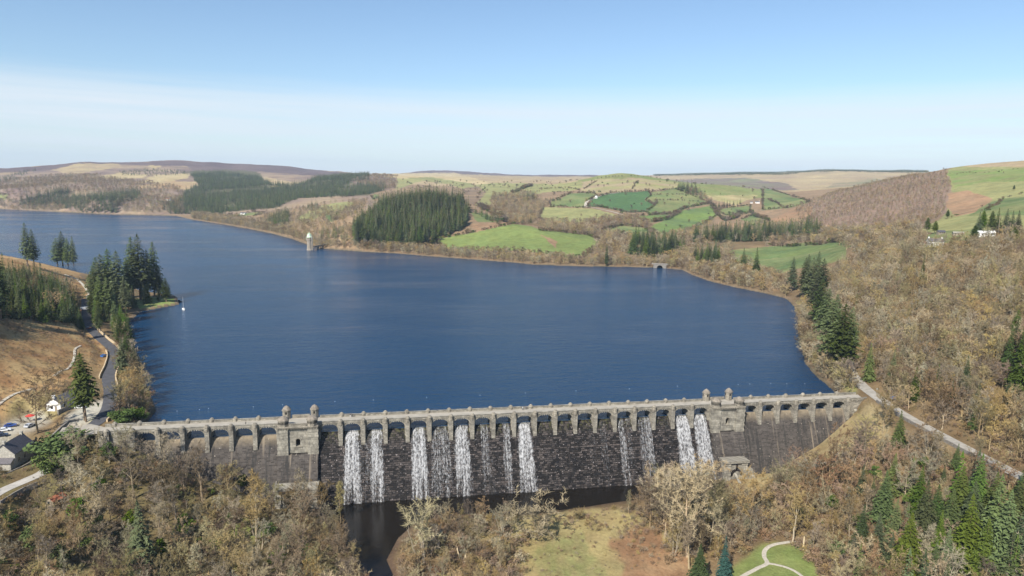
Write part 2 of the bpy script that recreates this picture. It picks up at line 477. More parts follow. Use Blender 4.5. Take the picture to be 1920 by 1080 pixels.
M_TWIG = foliage('bare_twigs', (.278, .214, .122), hue=.013, val=.38, sat=.3)
M_LICHEN = foliage('lichened_twigs', (.262, .226, .130), hue=.012, val=.34, sat=.3)
M_DARKTWIG = foliage('dark_twigs', (.165, .122, .078), hue=.012, val=.35, sat=.3)
M_BARK = foliage('bark', (.31, .245, .16), hue=.01, val=.3, sat=.25, scale=2.0)
M_BARKD = foliage('conifer_bark', (.17, .12, .085), hue=.01, val=.25)
M_NEEDLE = foliage('needles', (.082, .108, .036), hue=.025, val=.48, sat=.3, scale=.5, nvar=.6)
M_NEEDLEB = foliage('blue_needles', (.035, .085, .07), hue=.01, val=.2, scale=.6, nvar=.35)
M_LEAF = foliage('evergreen_leaves', (.075, .105, .022), hue=.02, val=.3, sat=.2, scale=.7, nvar=.4)
M_RUST = foliage('rusty_twigs', (.235, .162, .104), hue=.012, val=.25, sat=.2)

# ---- ground
def ground_mat():
    m, nt, b = nmat('ground_cover')
    at = nd(nt, 'ShaderNodeAttribute', attribute_name='Col')
    v = coords(nt)
    n1 = noise(nt, v, .012, 6, .6)
    n2 = noise(nt, v, .11, 6, .65)
    n3 = noise(nt, v, .9, 5, .7)
    k = mth(nt, 'ADD', mth(nt, 'MULTIPLY', n1, .5), mth(nt, 'ADD', mth(nt, 'MULTIPLY', n2, .75), mth(nt, 'MULTIPLY', n3, .75)))
    c = mix(nt, 1.0, at.outputs['Color'], ramp(nt, k, [(.62, (.52, .50, .48)), (1.0, (1, 1, 1)), (1.38, (1.4, 1.36, 1.26))]), 'MULTIPLY')
    # ramps clamp at 1: spread the factor first
    nt.nodes.remove([n for n in nt.nodes if n.type == 'VALTORGB'][0])
    mr = nd(nt, 'ShaderNodeMapRange')
    mr.inputs['From Min'].default_value = .7; mr.inputs['From Max'].default_value = 1.3
    mr.inputs['To Min'].default_value = .55; mr.inputs['To Max'].default_value = 1.45
    nt.links.new(k, mr.inputs['Value'])
    sc = nd(nt, 'ShaderNodeVectorMath', operation='SCALE')
    nt.links.new(at.outputs['Color'], sc.inputs[0]); nt.links.new(mr.outputs['Result'], sc.inputs['Scale'])
    # shift of hue between dead and living growth
    n4 = noise(nt, v, .05, 5, .6)
    tint = mix(nt, n4, (1.12, .97, .86), (.9, 1.04, 1.06))
    c = mix(nt, 1.0, sc.outputs['Vector'], tint, 'MULTIPLY')
    nt.links.new(c, b.inputs['Base Color'])
    b.inputs['Roughness'].default_value = .95
    b.inputs['Specular IOR Level'].default_value = .05
    bump(nt, b, mth(nt, 'ADD', n2, n3), .55, .7)
    return m
M_GROUND = ground_mat()

def water_mat(name, deep, sx, rough=.12, wave=.5, dist=.25, patches=True):
    m, nt, b = nmat(name)
    v = coords(nt)
    b.inputs['Base Color'].default_value = (*deep, 1)
    b.inputs['IOR'].default_value = 1.333
    b.inputs['Specular IOR Level'].default_value = .5
    big = noise(nt, coords(nt, (.0035, .011, 1), rot=(0, 0, .25)), 1.0, 5, .6)
    if patches:
        # cat's paws: long lanes where the breeze roughens the surface
        nt.links.new(ramp(nt, big, [(.36, (rough * .4,) * 3), (.64, (rough * 1.7,) * 3)]), b.inputs['Roughness'])
    else:
        b.inputs['Roughness'].default_value = rough
    w1 = noise(nt, coords(nt, (sx, sx * 2.1, 1), rot=(0, 0, .35)), 1.0, 6, .62)
    w2 = noise(nt, coords(nt, (sx * .21, sx * .5, 1), rot=(0, 0, .2)), 1.0, 4, .6)
    h = mth(nt, 'ADD', w1, mth(nt, 'MULTIPLY', w2, 1.6))
    if patches:
        h = mth(nt, 'MULTIPLY', h, mth(nt, 'ADD', mth(nt, 'MULTIPLY', big, 2.4), -.2))
    bump(nt, b, h, wave, dist)
    return m
M_WATER = water_mat('lake_water', (.0006, .029, .080), .42, rough=.13, wave=.8, dist=.8)
M_POOL = water_mat('pool_water', (.010, .008, .006), .9, rough=.08, wave=.25, dist=.12, patches=False)
# ================================================================ ground cover map and the terrain mesh
def c3(poly, ox, oy, k): return [(ox + x * k, oy + y * k) for x, y in poly]
def A1(*p): return c3(p, 0, 280, .25)
def A2(*p): return c3(p, 480, 280, .25)
def A3(*p): return c3(p, 960, 280, .25)
def A4(*p): return c3(p, 1440, 280, .25)
def B3(*p): return c3(p, 960, 740, .3148)
def B4(*p): return c3(p, 1440, 740, .3148)

LITTER = (.135, .095, .055); LITTER2 = (.21, .15, .085)
MOOR = (.30, .225, .15); MOOR2 = (.175, .125, .112); HEATHER = (.115, .082, .085)
TAN = (.37, .29, .165); OLIVE = (.205, .205, .09); GREEN = (.108, .152, .06); BRIGHT = (.148, .185, .065); DEEP = (.072, .130, .052)
PALE = (.27, .26, .115); BRACKEN = (.25, .165, .10); STRAW = (.285, .222, .112); SPRUCE = (.11, .10, .058); EARTH = (.28, .185, .115)
# (colour a, colour b, size of the mottling in m, outline as surveyed, nearest and farthest range)
COVER = [
    (MOOR2, MOOR, 160, [(-500, 250), (700, 250), (700, 402), (-500, 402)], 1500, 9999),
    (MOOR, TAN, 300, [(640, 250), (2400, 250), (2400, 362), (1500, 375), (1260, 345), (900, 352), (740, 345)], 2250, 9999),
    (HEATHER, (.16, .12, .12), 200, [(690, 310), (1000, 310), (1120, 320), (1120, 333), (1000, 332), (880, 327), (690, 332)], 5000, 9999),
    ((.19, .19, .11), MOOR2, 260, [(1250, 338), (1400, 333), (1480, 345), (1500, 360), (1380, 352), (1270, 345)], 2300, 9999),
    ((.20, .19, .11), MOOR, 200, [(1560, 345), (1640, 335), (1680, 338), (1600, 365), (1530, 372)], 2300, 9999),
    (HEATHER, (.15, .11, .105), 200, A1((-900, 100), (260, 130), (640, 80), (1000, 95), (1300, 80), (1920, 100), (2560, 175), (2560, 215), (1920, 165), (1450, 160), (1400, 125), (1000, 118), (640, 105), (300, 165), (-900, 220)), 3000, 9999),
    (TAN, MOOR, 120, A1((380, 150), (620, 105), (880, 108), (920, 130), (520, 190)), 1500, 9999),
    (TAN, (.42, .34, .19), 90, A1((700, 210), (900, 178), (1110, 188), (1080, 215), (800, 226)), 1500, 9999),
    (TAN, (.42, .34, .19), 90, A1((1040, 255), (1110, 215), (1180, 192), (1410, 180), (1425, 210), (1220, 250)), 1500, 9999),
    ((.33, .21, .125), TAN, 90, A1((990, 285), (1240, 238), (1470, 245), (1480, 270), (1400, 305), (1150, 292)), 1500, 9999),
    (TAN, TAN, 90, A1((1090, 128), (1120, 118), (1210, 124), (1180, 142)), 1500, 9999),
    (GREEN, OLIVE, 90, A1((-200, 335), (70, 342), (40, 375), (-200, 392)), 1500, 9999),
    (GREEN, OLIVE, 60, A1((1180, 392), (1380, 380), (1440, 392), (1290, 412)), 1400, 9999),
    (GREEN, OLIVE, 60, A1((1700, 500), (1900, 470), (1990, 478), (1860, 512)), 1000, 9999),
    # spruce plantations: dark floor
    (SPRUCE, SPRUCE, 50, A2((852, 166), (850, 215), (700, 235), (720, 262), (980, 262), (960, 300), (840, 345), (580, 355), (320, 360), (160, 435), (0, 450), (-320, 475), (-580, 395), (-520, 305), (-430, 265), (-500, 165), (-240, 155), (0, 165), (120, 260), (340, 245), (480, 200), (640, 180)), 1300, 9999),
    (MOOR2, (.19, .14, .11), 60, A2((690, 240), (900, 195), (1060, 208), (1040, 290), (960, 300), (980, 262), (760, 268)), 1300, 9999),
    (TAN, MOOR, 70, A2((40, 200), (200, 230), (330, 250), (180, 285), (100, 280), (50, 250)), 1300, 9999),
    # slopes left of the knoll
    ((.28, .20, .125), (.24, .165, .105), 40, A2((-400, 500), (0, 470), (160, 440), (320, 365), (580, 360), (840, 350), (830, 420), (720, 540), (700, 760), (-400, 740)), 850, 1900),
    (OLIVE, PALE, 40, A2((300, 520), (420, 450), (620, 390), (760, 400), (640, 470), (480, 500), (380, 560)), 850, 1900),
    (GREEN, GREEN, 40, A2((510, 495), (620, 480), (600, 530), (560, 545)), 850, 1900),
    (GREEN, OLIVE, 40, A2((860, 350), (910, 330), (920, 365), (880, 378)), 850, 2400),
    # behind and right of the knoll
    (OLIVE, PALE, 120, A2((1060, 215), (1300, 205), (1640, 262), (1920, 250), (1920, 420), (1640, 420), (1560, 300), (1480, 268), (1250, 235), (1050, 300)), 1200, 4000),
    (TAN, (.45, .36, .21), 200, A2((870, 178), (1500, 178), (1760, 250), (1640, 262), (1300, 208), (1060, 215), (900, 192)), 1800, 9999),
    ((.17, .125, .09), (.24, .17, .11), 60, A2((1560, 290), (1680, 280), (1720, 330), (1640, 420), (1580, 400)), 1200, 4000),
    (OLIVE, GREEN, 60, A2((1600, 470), (1750, 490), (1860, 545), (1660, 545)), 900, 2000),
    (EARTH, BRACKEN, 30, A2((1600, 560), (1660, 552), (1920, 548), (1900, 580), (1660, 632)), 900, 1250),
    (LITTER, LITTER2, 40, A3((-160, 350), (120, 330), (280, 400), (200, 510), (150, 560), (-160, 540)), 1200, 2600),
    (LITTER, LITTER2, 40, A3((120, 560), (540, 540), (720, 520), (880, 510), (1040, 560), (1280, 600), (1900, 560), (1900, 760), (560, 760), (560, 660)), 900, 1900),
    (OLIVE, PALE, 60, A3((-60, 250), (300, 262), (520, 235), (540, 300), (300, 320), (60, 345), (-60, 330)), 1200, 4000),
    (GREEN, OLIVE, 60, A3((280, 395), (440, 332), (600, 325), (640, 345), (550, 395), (550, 435), (290, 425)), 1200, 4000),
    (PALE, OLIVE, 40, A3((200, 510), (240, 435), (600, 442), (860, 512), (560, 545), (250, 545)), 1200, 2600),
    (OLIVE, (.17, .20, .07), 80, A3((480, 240), (640, 195), (760, 172), (900, 185), (1260, 232), (1380, 250), (1920, 300), (1920, 370), (1500, 360), (1400, 380), (1240, 300), (960, 215)), 1500, 3200),
    (MOOR, PALE, 80, A3((520, 240), (640, 222), (960, 214), (1250, 250), (1240, 298), (900, 312), (640, 332), (520, 305)), 1500, 3200),
    (DEEP, DEEP, 60, A3((565, 425), (600, 372), (740, 330), (1020, 312), (1040, 345), (1000, 385), (1070, 420), (1000, 468), (860, 472), (640, 430)), 1200, 2600),
    (GREEN, OLIVE, 80, A3((1050, 318), (1230, 296), (1330, 338), (1490, 405), (1300, 442), (1240, 472), (1040, 488), (1000, 468), (1070, 420), (1010, 385), (1040, 345)), 1200, 2600),
    (GREEN, (.15, .22, .06), 60, A3((870, 505), (1190, 487), (1180, 512), (1060, 548), (880, 532)), 1000, 2200),
    (GREEN, (.16, .22, .06), 80, A3((1030, 592), (1100, 550), (1260, 465), (1500, 418), (1540, 492), (1450, 552), (1300, 622), (1240, 655), (1100, 645)), 1000, 2200),
    (PALE, GREEN, 50, A3((680, 602), (830, 570), (1000, 592), (1090, 655), (960, 672), (870, 640)), 1000, 2200),
    (TAN, PALE, 60, A3((1440, 345), (1860, 345), (1720, 400), (1680, 420), (1500, 382)), 1300, 3200),
    (GREEN, OLIVE, 60, A3((1530, 452), (1790, 418), (1780, 482), (1600, 495)), 1200, 2600),
    (GREEN, OLIVE, 60, A3((1720, 525), (1830, 485), (1915, 525), (1830, 575)), 1200, 2600),
    (GREEN, OLIVE, 80, A4((-40, 285), (320, 395), (160, 440), (-40, 455)), 1200, 3000),
    ((.30, .19, .12), BRACKEN, 50, A3((1400, 620), (1560, 545), (1700, 560), (1920, 620), (1620, 660), (1400, 650)), 900, 2000),
    (BRIGHT, (.18, .22, .07), 70, A2((1370, 672), (1620, 625), (1920, 560), (2030, 565), (2120, 600), (2250, 612), (2500, 640), (2570, 690), (2520, 760), (2480, 800), (2350, 815), (2200, 785), (1920, 760), (1400, 770)), 850, 1250),
    (EARTH, BRACKEN, 30, A3((215, 640), (345, 690), (335, 742), (265, 680)), 850, 1250),
    # brown hanger, right
    ((.25, .172, .13), (.20, .142, .11), 60, A4((200, 440), (300, 400), (500, 320), (980, 200), (1340, 165), (1400, 280), (1350, 340), (1330, 480), (1100, 620), (700, 680), (480, 640), (240, 560)), 900, 2100),
    ((.31, .19, .115), BRACKEN, 50, A4((200, 440), (330, 420), (320, 500), (160, 570), (0, 600), (0, 540)), 900, 2100),
    (OLIVE, GREEN, 60, A4((-300, 760), (0, 730), (440, 680), (820, 650), (640, 720), (580, 750), (580, 820), (440, 860), (180, 900), (0, 960), (-200, 900)), 700, 1300),
    (GREEN, BRIGHT, 60, A4((-120, 770), (0, 745), (440, 720), (540, 725), (220, 800), (-100, 830)), 700, 1300),
    # right hilltop pastures
    (OLIVE, PALE, 80, A4((1120, 620), (1300, 520), (1400, 380), (1340, 165), (1400, 120), (2600, 60), (2600, 600), (1500, 640)), 600, 2300),
    (MOOR, TAN, 60, A4((1380, 125), (1520, 80), (1920, 50), (2600, 30), (2600, 120), (1920, 130), (1600, 135)), 1200, 2300),
    ((.15, .22, .06), OLIVE, 60, A4((1340, 165), (1920, 140), (2600, 120), (2600, 230), (1920, 240), (1640, 245), (1400, 285)), 900, 2300),
    (BRACKEN, (.32, .2, .12), 40, A4((1350, 330), (1500, 310), (1690, 370), (1620, 460), (1400, 505), (1340, 430)), 700, 2300),
    (GREEN, OLIVE, 60, A4((1640, 410), (1760, 370), (2600, 320), (2600, 480), (1500, 500)), 600, 2300),
    (GREEN, OLIVE, 40, A4((1140, 660), (1280, 615), (1600, 600), (1600, 660), (1340, 700), (1160, 690)), 500, 1000),
    # near left: cleared hillside
    ((.25, .138, .068), (.37, .26, .13), 11, [(-500, 440), (-100, 455), (60, 480), (150, 512), (168, 560), (160, 600), (188, 640), (205, 668), (190, 690), (130, 722), (60, 775), (0, 785), (-500, 800)], 250, 1100),
    ((.25, .2, .09), (.34, .27, .13), 9, [(30, 745), (110, 735), (130, 760), (100, 790), (60, 790), (0, 780)], 200, 420),
    # below the dam
    (LITTER, (.15, .13, .06), 8, [(-200, 860), (200, 810), (640, 950), (700, 1060), (960, 1300), (-300, 1300)], 100, 330),
    (STRAW, (.30, .25, .115), 9, B3((-300, 800), (20, 700), (200, 690), (420, 680), (800, 700), (900, 790), (1040, 920), (1080, 1080), (1150, 1500), (-200, 1500), (60, 960)), 100, 300),
    ((.215, .225, .088), (.275, .225, .112), 4, B3((150, 905), (330, 830), (430, 800), (420, 870), (470, 930), (560, 1060), (560, 1150), (200, 1150), (120, 1000)), 100, 300),
    ((.25, .145, .08), (.19, .115, .068), 5, B3((555, 895), (600, 850), (660, 835), (700, 795), (790, 780), (880, 790), (910, 900), (830, 965), (760, 960), (690, 985), (620, 940)), 100, 300),
    ((.30, .2, .115), (.24, .135, .075), 6, B3((600, 965), (760, 950), (900, 905), (1060, 920), (1060, 1250), (760, 1250), (640, 1090), (690, 1020)), 100, 300),
    ((.15, .19, .06), (.19, .205, .075), 10, [(1330, 1220), (1363, 1075), (1400, 1040), (1440, 1018), (1497, 1018), (1530, 1058), (1530, 1100), (1560, 1220)], 100, 320),
    ((.17, .2, .06), (.25, .24, .09), 5, [(425, 985), (440, 965), (520, 975), (500, 1010), (440, 1010)], 100, 330),
    (STRAW, (.30, .235, .135), 7, [(1590, 790), (1625, 762), (1655, 768), (1672, 800), (1655, 835), (1600, 840), (1560, 862), (1450, 900), (1400, 940), (1400, 900), (1480, 850), (1560, 800), (1600, 770)], 200, 420),
    ((.20, .25, .06), STRAW, 4, [(1570, 700), (1590, 700), (1608, 735), (1590, 735)], 300, 460),
    ((.17, .24, .06), PALE, 6, [(245, 562), (280, 556), (335, 560), (330, 572), (262, 580)], 400, 800),
    (PALE, (.2, .22, .07), 4, [(162, 792), (180, 775), (190, 782), (172, 796)], 200, 420),
]


def build_terrain():
    n = GX.size
    nf = np.clip(1 - GR / 500, 0, 1)
    fj = 1 + np.clip((GR - 1300) / 1000, 0, 1)
    jx = 5.0 * fj * fbm(GX / 60, GY / 60, 3, 41) * np.clip(GR / 900, .25, 1) + 22 * nf * fbm(GX / 7, GY / 7, 4, 43); jy = 1.6 * fj * fbm(GX / 70, GY / 70, 3, 42) + 16 * nf * fbm(GX / 6, GY / 6, 4, 45)
    px = GP[..., 0] + jx; py = GP[..., 1] + jy
    near = np.clip((GR - 500) / 800, 0, 1)[..., None]
    mot = np.clip(.5 + 1.1 * fbm(GX / 18, GY / 18, 4, 44), 0, 1)[..., None]
    C = (np.array(LITTER) * (1 - mot) + np.array(LITTER2) * mot)
    C = C * (1 - near) + np.array((.235, .165, .105)) * near
    for ca, cb, size, poly, r0, r1 in COVER:
        m = inpoly(px, py, poly) & (GR > r0) & (GR < r1)
        if not m.any(): continue
        t = np.clip(.5 + 1.25 * fbm(GX[m] / size, GY[m] / size, 4, int(size) + 7), 0, 1)[:, None]
        C[m] = np.array(ca) * (1 - t) + np.array(cb) * t
    # gravel and shores
    for poly, c in ((LOT, (.36, .33, .275)), (YARD, (.36, .33, .28))):
        C[inpoly(GX + .8 * fbm(GX / 5, GY / 5, 3, 9), GY, poly)] = c
    sh = (~LAKE_IN) & (SD < 1.2 + GR / 700 + 1.5 * fbm(GX / 30, GY / 30, 3, 8)) & (GY > 8)
    C[sh] = (.185, .135, .09)
    C[LAKE_IN] = (.10, .085, .06)
    C[inpoly(GX, GY, POOL)] = (.07, .05, .035)
    rs = (pd < 2.2) & ~pin
    C[rs] = (.12, .08, .055)
    # soft transitions between the ground covers close by
    wet = LAKE_IN | pin
    for _ in range(3):
        B_ = (C + np.roll(C, 1, 0) + np.roll(C, -1, 0) + np.roll(C, 1, 1) + np.roll(C, -1, 1)) / 5
        k = (np.clip((480 - GR) / 60, 0, 1) * ~wet)[..., None]
        C = C * (1 - k) + B_ * k
    na, nr = GX.shape
    co = np.stack([GX, GY, GZ], -1).reshape(-1, 3)
    idx = np.arange(na * nr).reshape(na, nr)
    q = np.stack([idx[:-1, :-1], idx[1:, :-1], idx[1:, 1:], idx[:-1, 1:]], -1).reshape(-1, 4)[:, ::-1]
    me = bpy.data.meshes.new('terrain')
    me.vertices.add(len(co)); me.vertices.foreach_set('co', co.ravel())
    me.loops.add(q.size); me.loops.foreach_set('vertex_index', q.ravel())
    me.polygons.add(len(q)); me.polygons.foreach_set('loop_start', np.arange(0, q.size, 4))
    me.polygons.foreach_set('loop_total', np.full(len(q), 4))
    me.polygons.foreach_set('use_smooth', np.ones(len(q), bool))
    at = me.color_attributes.new('Col', 'FLOAT_COLOR', 'POINT')
    at.data.foreach_set('color', np.concatenate([C.reshape(-1, 3), np.ones((n, 1))], 1).astype(np.float32).ravel())
    me.update()
    me.materials.append(M_GROUND)
    o = bpy.data.objects.new('terrain', me)
    COL.objects.link(o)
    tag(o, 'hills, pastures, valley floor and banks around the reservoir', None, kind='structure')
    return o
TERRAIN = build_terrain()

# ground behind the viewpoint and beyond the horizon
bm = bmesh.new()
lathe(bm, [(60, -30), (9500, -30), (26000, -40)], CAM[0], CAM[1], 64)
o = obj('ground', bm, plain('far_ground', (.2, .17, .1)))
o.location.z = -6
tag(o, 'wide ground sheet under the hills', kind='structure')

# lake surface, laid out a little wider than the shoreline so that the banks cut it
bm = bmesh.new()
lw = [(p[0], p[1]) for p in LAKE]
cx = sum(p[0] for p in lw) / len(lw); cy = sum(p[1] for p in lw) / len(lw)
xs = np.linspace(-2600, 1200, 20)
LW = [(-22, 2.2), (312, 2.2), (420, 60), (700, 350), (600, 800), (300, 1100), (0, 1500), (-400, 2400), (-1500, 2700), (-2200, 2400), (-1500, 900), (-600, 500), (-200, 200), (-60, 60)]
vs = [bm.verts.new((x, y, 0)) for x, y in LW]
bm.faces.new(vs)
o = obj('lake', bm, M_WATER)
tag(o, 'deep blue reservoir held back by the dam', kind='structure')
bm = bmesh.new()
bm.faces.new([bm.verts.new((x, y, -26)) for x, y in ((40, -4), (40, -140), (240, -140), (240, -4))])
o = obj('stilling_pool', bm, M_POOL)
tag(o, 'dark peaty pool at the foot of the dam', kind='structure')
# ================================================================ the masonry dam
def wallvec(nt, kx=1.0, kz=1.0, ky=.63):
    """(x + .6 y, z) in metres, for coursed stone on any upright face"""
    tc = nd(nt, 'ShaderNodeTexCoord')
    s = nd(nt, 'ShaderNodeSeparateXYZ')
    nt.links.new(tc.outputs['Object'], s.inputs[0])
    c = nd(nt, 'ShaderNodeCombineXYZ')
    nt.links.new(mth(nt, 'MULTIPLY', mth(nt, 'ADD', s.outputs['X'], mth(nt, 'MULTIPLY', s.outputs['Y'], ky)), kx), c.inputs[0])
    nt.links.new(mth(nt, 'MULTIPLY', s.outputs['Z'], kz), c.inputs[1])
    return c.outputs[0], s


def bricks(nt, vec, c1, c2, mort, w=1.3, h=.6, ms=.035, bias=0.0):
    b = nd(nt, 'ShaderNodeTexBrick')
    b.inputs['Scale'].default_value = 1.0
    b.inputs['Brick Width'].default_value = w
    b.inputs['Row Height'].default_value = h
    b.inputs['Mortar Size'].default_value = ms
    b.inputs['Bias'].default_value = bias
    b.inputs['Color1'].default_value = (*c1, 1); b.inputs['Color2'].default_value = (*c2, 1); b.inputs['Mortar'].default_value = (*mort, 1)
    b.squash = .8; b.squash_frequency = 3; b.offset = .43
    nt.links.new(vec, b.inputs['Vector'])
    return b


def warp(nt, vec, amt=.25, sc=.8):
    n = nd(nt, 'ShaderNodeTexNoise'); n.inputs['Scale'].default_value = sc; n.inputs['Detail'].default_value = 3
    nt.links.new(vec, n.inputs['Vector'])
    a = nd(nt, 'ShaderNodeVectorMath', operation='MULTIPLY_ADD')
    nt.links.new(n.outputs['Color'], a.inputs[0]); a.inputs[1].default_value = (amt, amt, 0); nt.links.new(vec, a.inputs[2])
    return a.outputs[0]


def wet_face():
    m, nt, b = nmat('wet_rubble_masonry')
    v, s = wallvec(nt, ky=0)
    vw = warp(nt, v, .5, .7)
    br = bricks(nt, vw, (.010, .008, .0078), (.150, .128, .117), (.008, .007, .007), 1.7, .78, .08, -.3)
    n1 = noise(nt, v, .16, 5, .6)
    c = mix(nt, 1.0, br.outputs['Color'], ramp(nt, n1, [(.3, (.45, .43, .43)), (.7, (1, .96, .93))]), 'MULTIPLY')
    # vertical algae and damp runs
    stv, _ = wallvec(nt, 1.1, .045, 0)
    st = noise(nt, stv, 1.0, 5, .65)
    c = mix(nt, ramp(nt, st, [(.55, (0, 0, 0)), (.72, (1, 1, 1))]), c, (.045, .037, .034))
    # light stones and froth flecks
    fl = noise(nt, warp(nt, v, .2, 3.), 1.45, 2, .5)
    c = mix(nt, ramp(nt, fl, [(.665, (0, 0, 0)), (.70, (.75, .75, .75))]), c, (.42, .38, .37))
    # moss just under the sill
    ms = noise(nt, v, .9, 4, .6)
    zf = nd(nt, 'ShaderNodeMapRange'); zf.inputs['From Min'].default_value = -4.5; zf.inputs['From Max'].default_value = -.2
    nt.links.new(s.outputs['Z'], zf.inputs['Value'])
    mf = mth(nt, 'MULTIPLY', zf.outputs['Result'], ramp(nt, ms, [(.48, (0, 0, 0)), (.62, (.8, .8, .8))]), True)
    c = mix(nt, mf, c, (.085, .082, .030))
    nt.links.new(c, b.inputs['Base Color'])
    b.inputs['Roughness'].default_value = .55
    bump(nt, b, mth(nt, 'ADD', br.outputs['Fac'], mth(nt, 'MULTIPLY', noise(nt, v, 3., 4), -1.2)), 1.0, -.25)
    return m


def dry_face():
    m, nt, b = nmat('weathered_coursed_masonry')
    v, s = wallvec(nt, ky=0)
    vw = warp(nt, v, .16, .9)
    br = bricks(nt, vw, (.050, .044, .040), (.110, .098, .088), (.17, .15, .13), 1.7, .55, .03, -.1)
    n1 = noise(nt, v, .12, 5, .62)
    c = mix(nt, 1.0, br.outputs['Color'], ramp(nt, n1, [(.3, (.7, .68, .68)), (.7, (1.0, .98, .96))]), 'MULTIPLY')
    stv, _ = wallvec(nt, .25, .012, 0)
    st = noise(nt, stv, 1.0, 4, .6)
    c = mix(nt, ramp(nt, st, [(.57, (0, 0, 0)), (.64, (.9, .9, .9))]), c, (.25, .205, .155))
    st2 = noise(nt, wallvec(nt, .21, .02, 0)[0], 1.7, 5, .7)
    c = mix(nt, ramp(nt, st2, [(.52, (0, 0, 0)), (.60, (.85, .85, .85))]), c, (.034, .032, .030))
    # pale lime bleeding under the sills
    zf = nd(nt, 'ShaderNodeMapRange'); zf.inputs['From Min'].default_value = -4.0; zf.inputs['From Max'].default_value = -.5
    nt.links.new(s.outputs['Z'], zf.inputs['Value'])
    c = mix(nt, mth(nt, 'MULTIPLY', zf.outputs['Result'], ramp(nt, noise(nt, v, .55, 5, .65), [(.3, (.3, .3, .3)), (.6, (1, 1, 1))]), True), c, (.24, .195, .135))
    fl = noise(nt, warp(nt, v, .2, 3.), 1.2, 2, .5)
    c = mix(nt, ramp(nt, fl, [(.69, (0, 0, 0)), (.73, (.7, .7, .7))]), c, (.42, .37, .31))
    nt.links.new(c, b.inputs['Base Color'])
    b.inputs['Roughness'].default_value = .85
    bump(nt, b, mth(nt, 'ADD', br.outputs['Fac'], mth(nt, 'MULTIPLY', noise(nt, v, 3., 4), -1.0)), .8, -.15)
    return m


def ashlar(name, c1, c2, w=1.1, h=.55, stain=.5):
    m, nt, b = nmat(name)
    v, s = wallvec(nt)
    br = bricks(nt, v, c1, c2, tuple(k * .55 for k in c1), w, h, .03)
    n1 = noise(nt, v, .35, 6, .65)
    c = mix(nt, 1.0, br.outputs['Color'], ramp(nt, n1, [(.3, (1 - stain,) * 3), (.68, (1, 1, .98))]), 'MULTIPLY')
    st = noise(nt, wallvec(nt, 1.6, .12)[0], 1.0, 4, .6)
    c = mix(nt, ramp(nt, st, [(.58, (0, 0, 0)), (.72, (.75, .75, .75))]), c, tuple(k * .33 for k in c1))
    li = noise(nt, v, 1.9, 3, .6)
    c = mix(nt, ramp(nt, li, [(.62, (0, 0, 0)), (.7, (.5, .5, .5))]), c, (.50, .47, .38))
    nt.links.new(c, b.inputs['Base Color'])
    b.inputs['Roughness'].default_value = .9
    bump(nt, b, mth(nt, 'ADD', br.outputs['Fac'], mth(nt, 'MULTIPLY', noise(nt, v, 4., 4), -1.)), .6, -.08)
    return m


M_WET = wet_face()
M_DRY = dry_face()
M_ASH = ashlar('lichened_ashlar', (.28, .255, .215), (.43, .395, .33), stain=.6)
M_PALE = ashlar('pale_ashlar', (.30, .275, .23), (.45, .415, .345), 1.5, 1.05, .65)
M_CAP = ashlar('dark_capstone', (.27, .24, .195), (.40, .36, .295), 1.0, .4, .55)
M_DECK = plain('worn_roadway', (.34, .31, .26), .9, .16, .35)
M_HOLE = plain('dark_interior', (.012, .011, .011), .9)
M_DROOF = plain('stone_roof', (.20, .172, .14), .9, .3, 1.1)

FACE = [(-.03, 2.4), (-.14, 1.8), (-.45, 1.15), (-1.3, .5), (-3, -.3), (-6, -1.75), (-12, -4.3), (-19, -7.3), (-26, -10.3), (-30, -12.0)]
def face_y(z):
    return float(np.interp(-z, [-f[0] for f in FACE], [f[1] for f in FACE]))

DAM = empty('dam', (0, 0, 0))
tag(DAM, 'long arched stone dam crossing the valley with road and turrets on top', 'dam')

def wall_body(name, x0, x1, mat, bottom=-31):
    zs = [-.03, -.14, -.45, -1.3, -2, -3, -4.5, -6] + list(np.arange(-8, bottom - .1, -1.5))
    n = max(2, int((x1 - x0) / 2.2))
    xs = np.linspace(x0, x1, n)
    bm = bmesh.new()
    rows = []
    for z in zs:
        row = []
        for x in xs:
            k = .16 * perlin(np.array([x * .55]), np.array([z * .8]), 3)[0] + .10 * perlin(np.array([x * 1.3]), np.array([z * 1.7]), 5)[0] if z < -2 else 0
            row.append(bm.verts.new((x, face_y(z) - abs(k) * (1.6 if mat is M_WET else .5), z)))
        rows.append(row)
    for a, b_ in zip(rows[:-1], rows[1:]):
        for i in range(n - 1):
            bm.faces.new([a[i], b_[i], b_[i + 1], a[i + 1]])
    # crest, upstream face, ends
    back = [bm.verts.new((x, 6.4, -.5)) for x in xs]; foot = [bm.verts.new((x, 8.5, bottom)) for x in xs]
    for i in range(n - 1):
        bm.faces.new([rows[0][i], rows[0][i + 1], back[i + 1], back[i]])
        bm.faces.new([back[i], back[i + 1], foot[i + 1], foot[i]])
    for i, fl in ((0, 1), (n - 1, 0)):
        loop = [r[i] for r in rows] + [foot[i], back[i]]
        bm.faces.new(loop if fl else loop[::-1])
    return obj(name, bm, mat, DAM)

X_TL, X_TR = 48.05, 234.25
HW = 7.75
wall_body('spillway_wall', X_TL + HW - .5, X_TR - HW + .5, M_WET)
wall_body('abutment_wall', -26, X_TL - HW + .5, M_DRY)
wall_body('abutment_wall', X_TR + HW - .5, 306, M_DRY)

BAYS_L = [9.0 * i for i in range(-1, 5)]
BAYS_S = [60.1 + 9.0 * i for i in range(19)]
BAYS_R = [246.4 + 9.0 * i for i in range(6)]
R_ARCH, Z_SP, RISE = 3.38, 1.7, 2.3
Y_BACK = 7.2

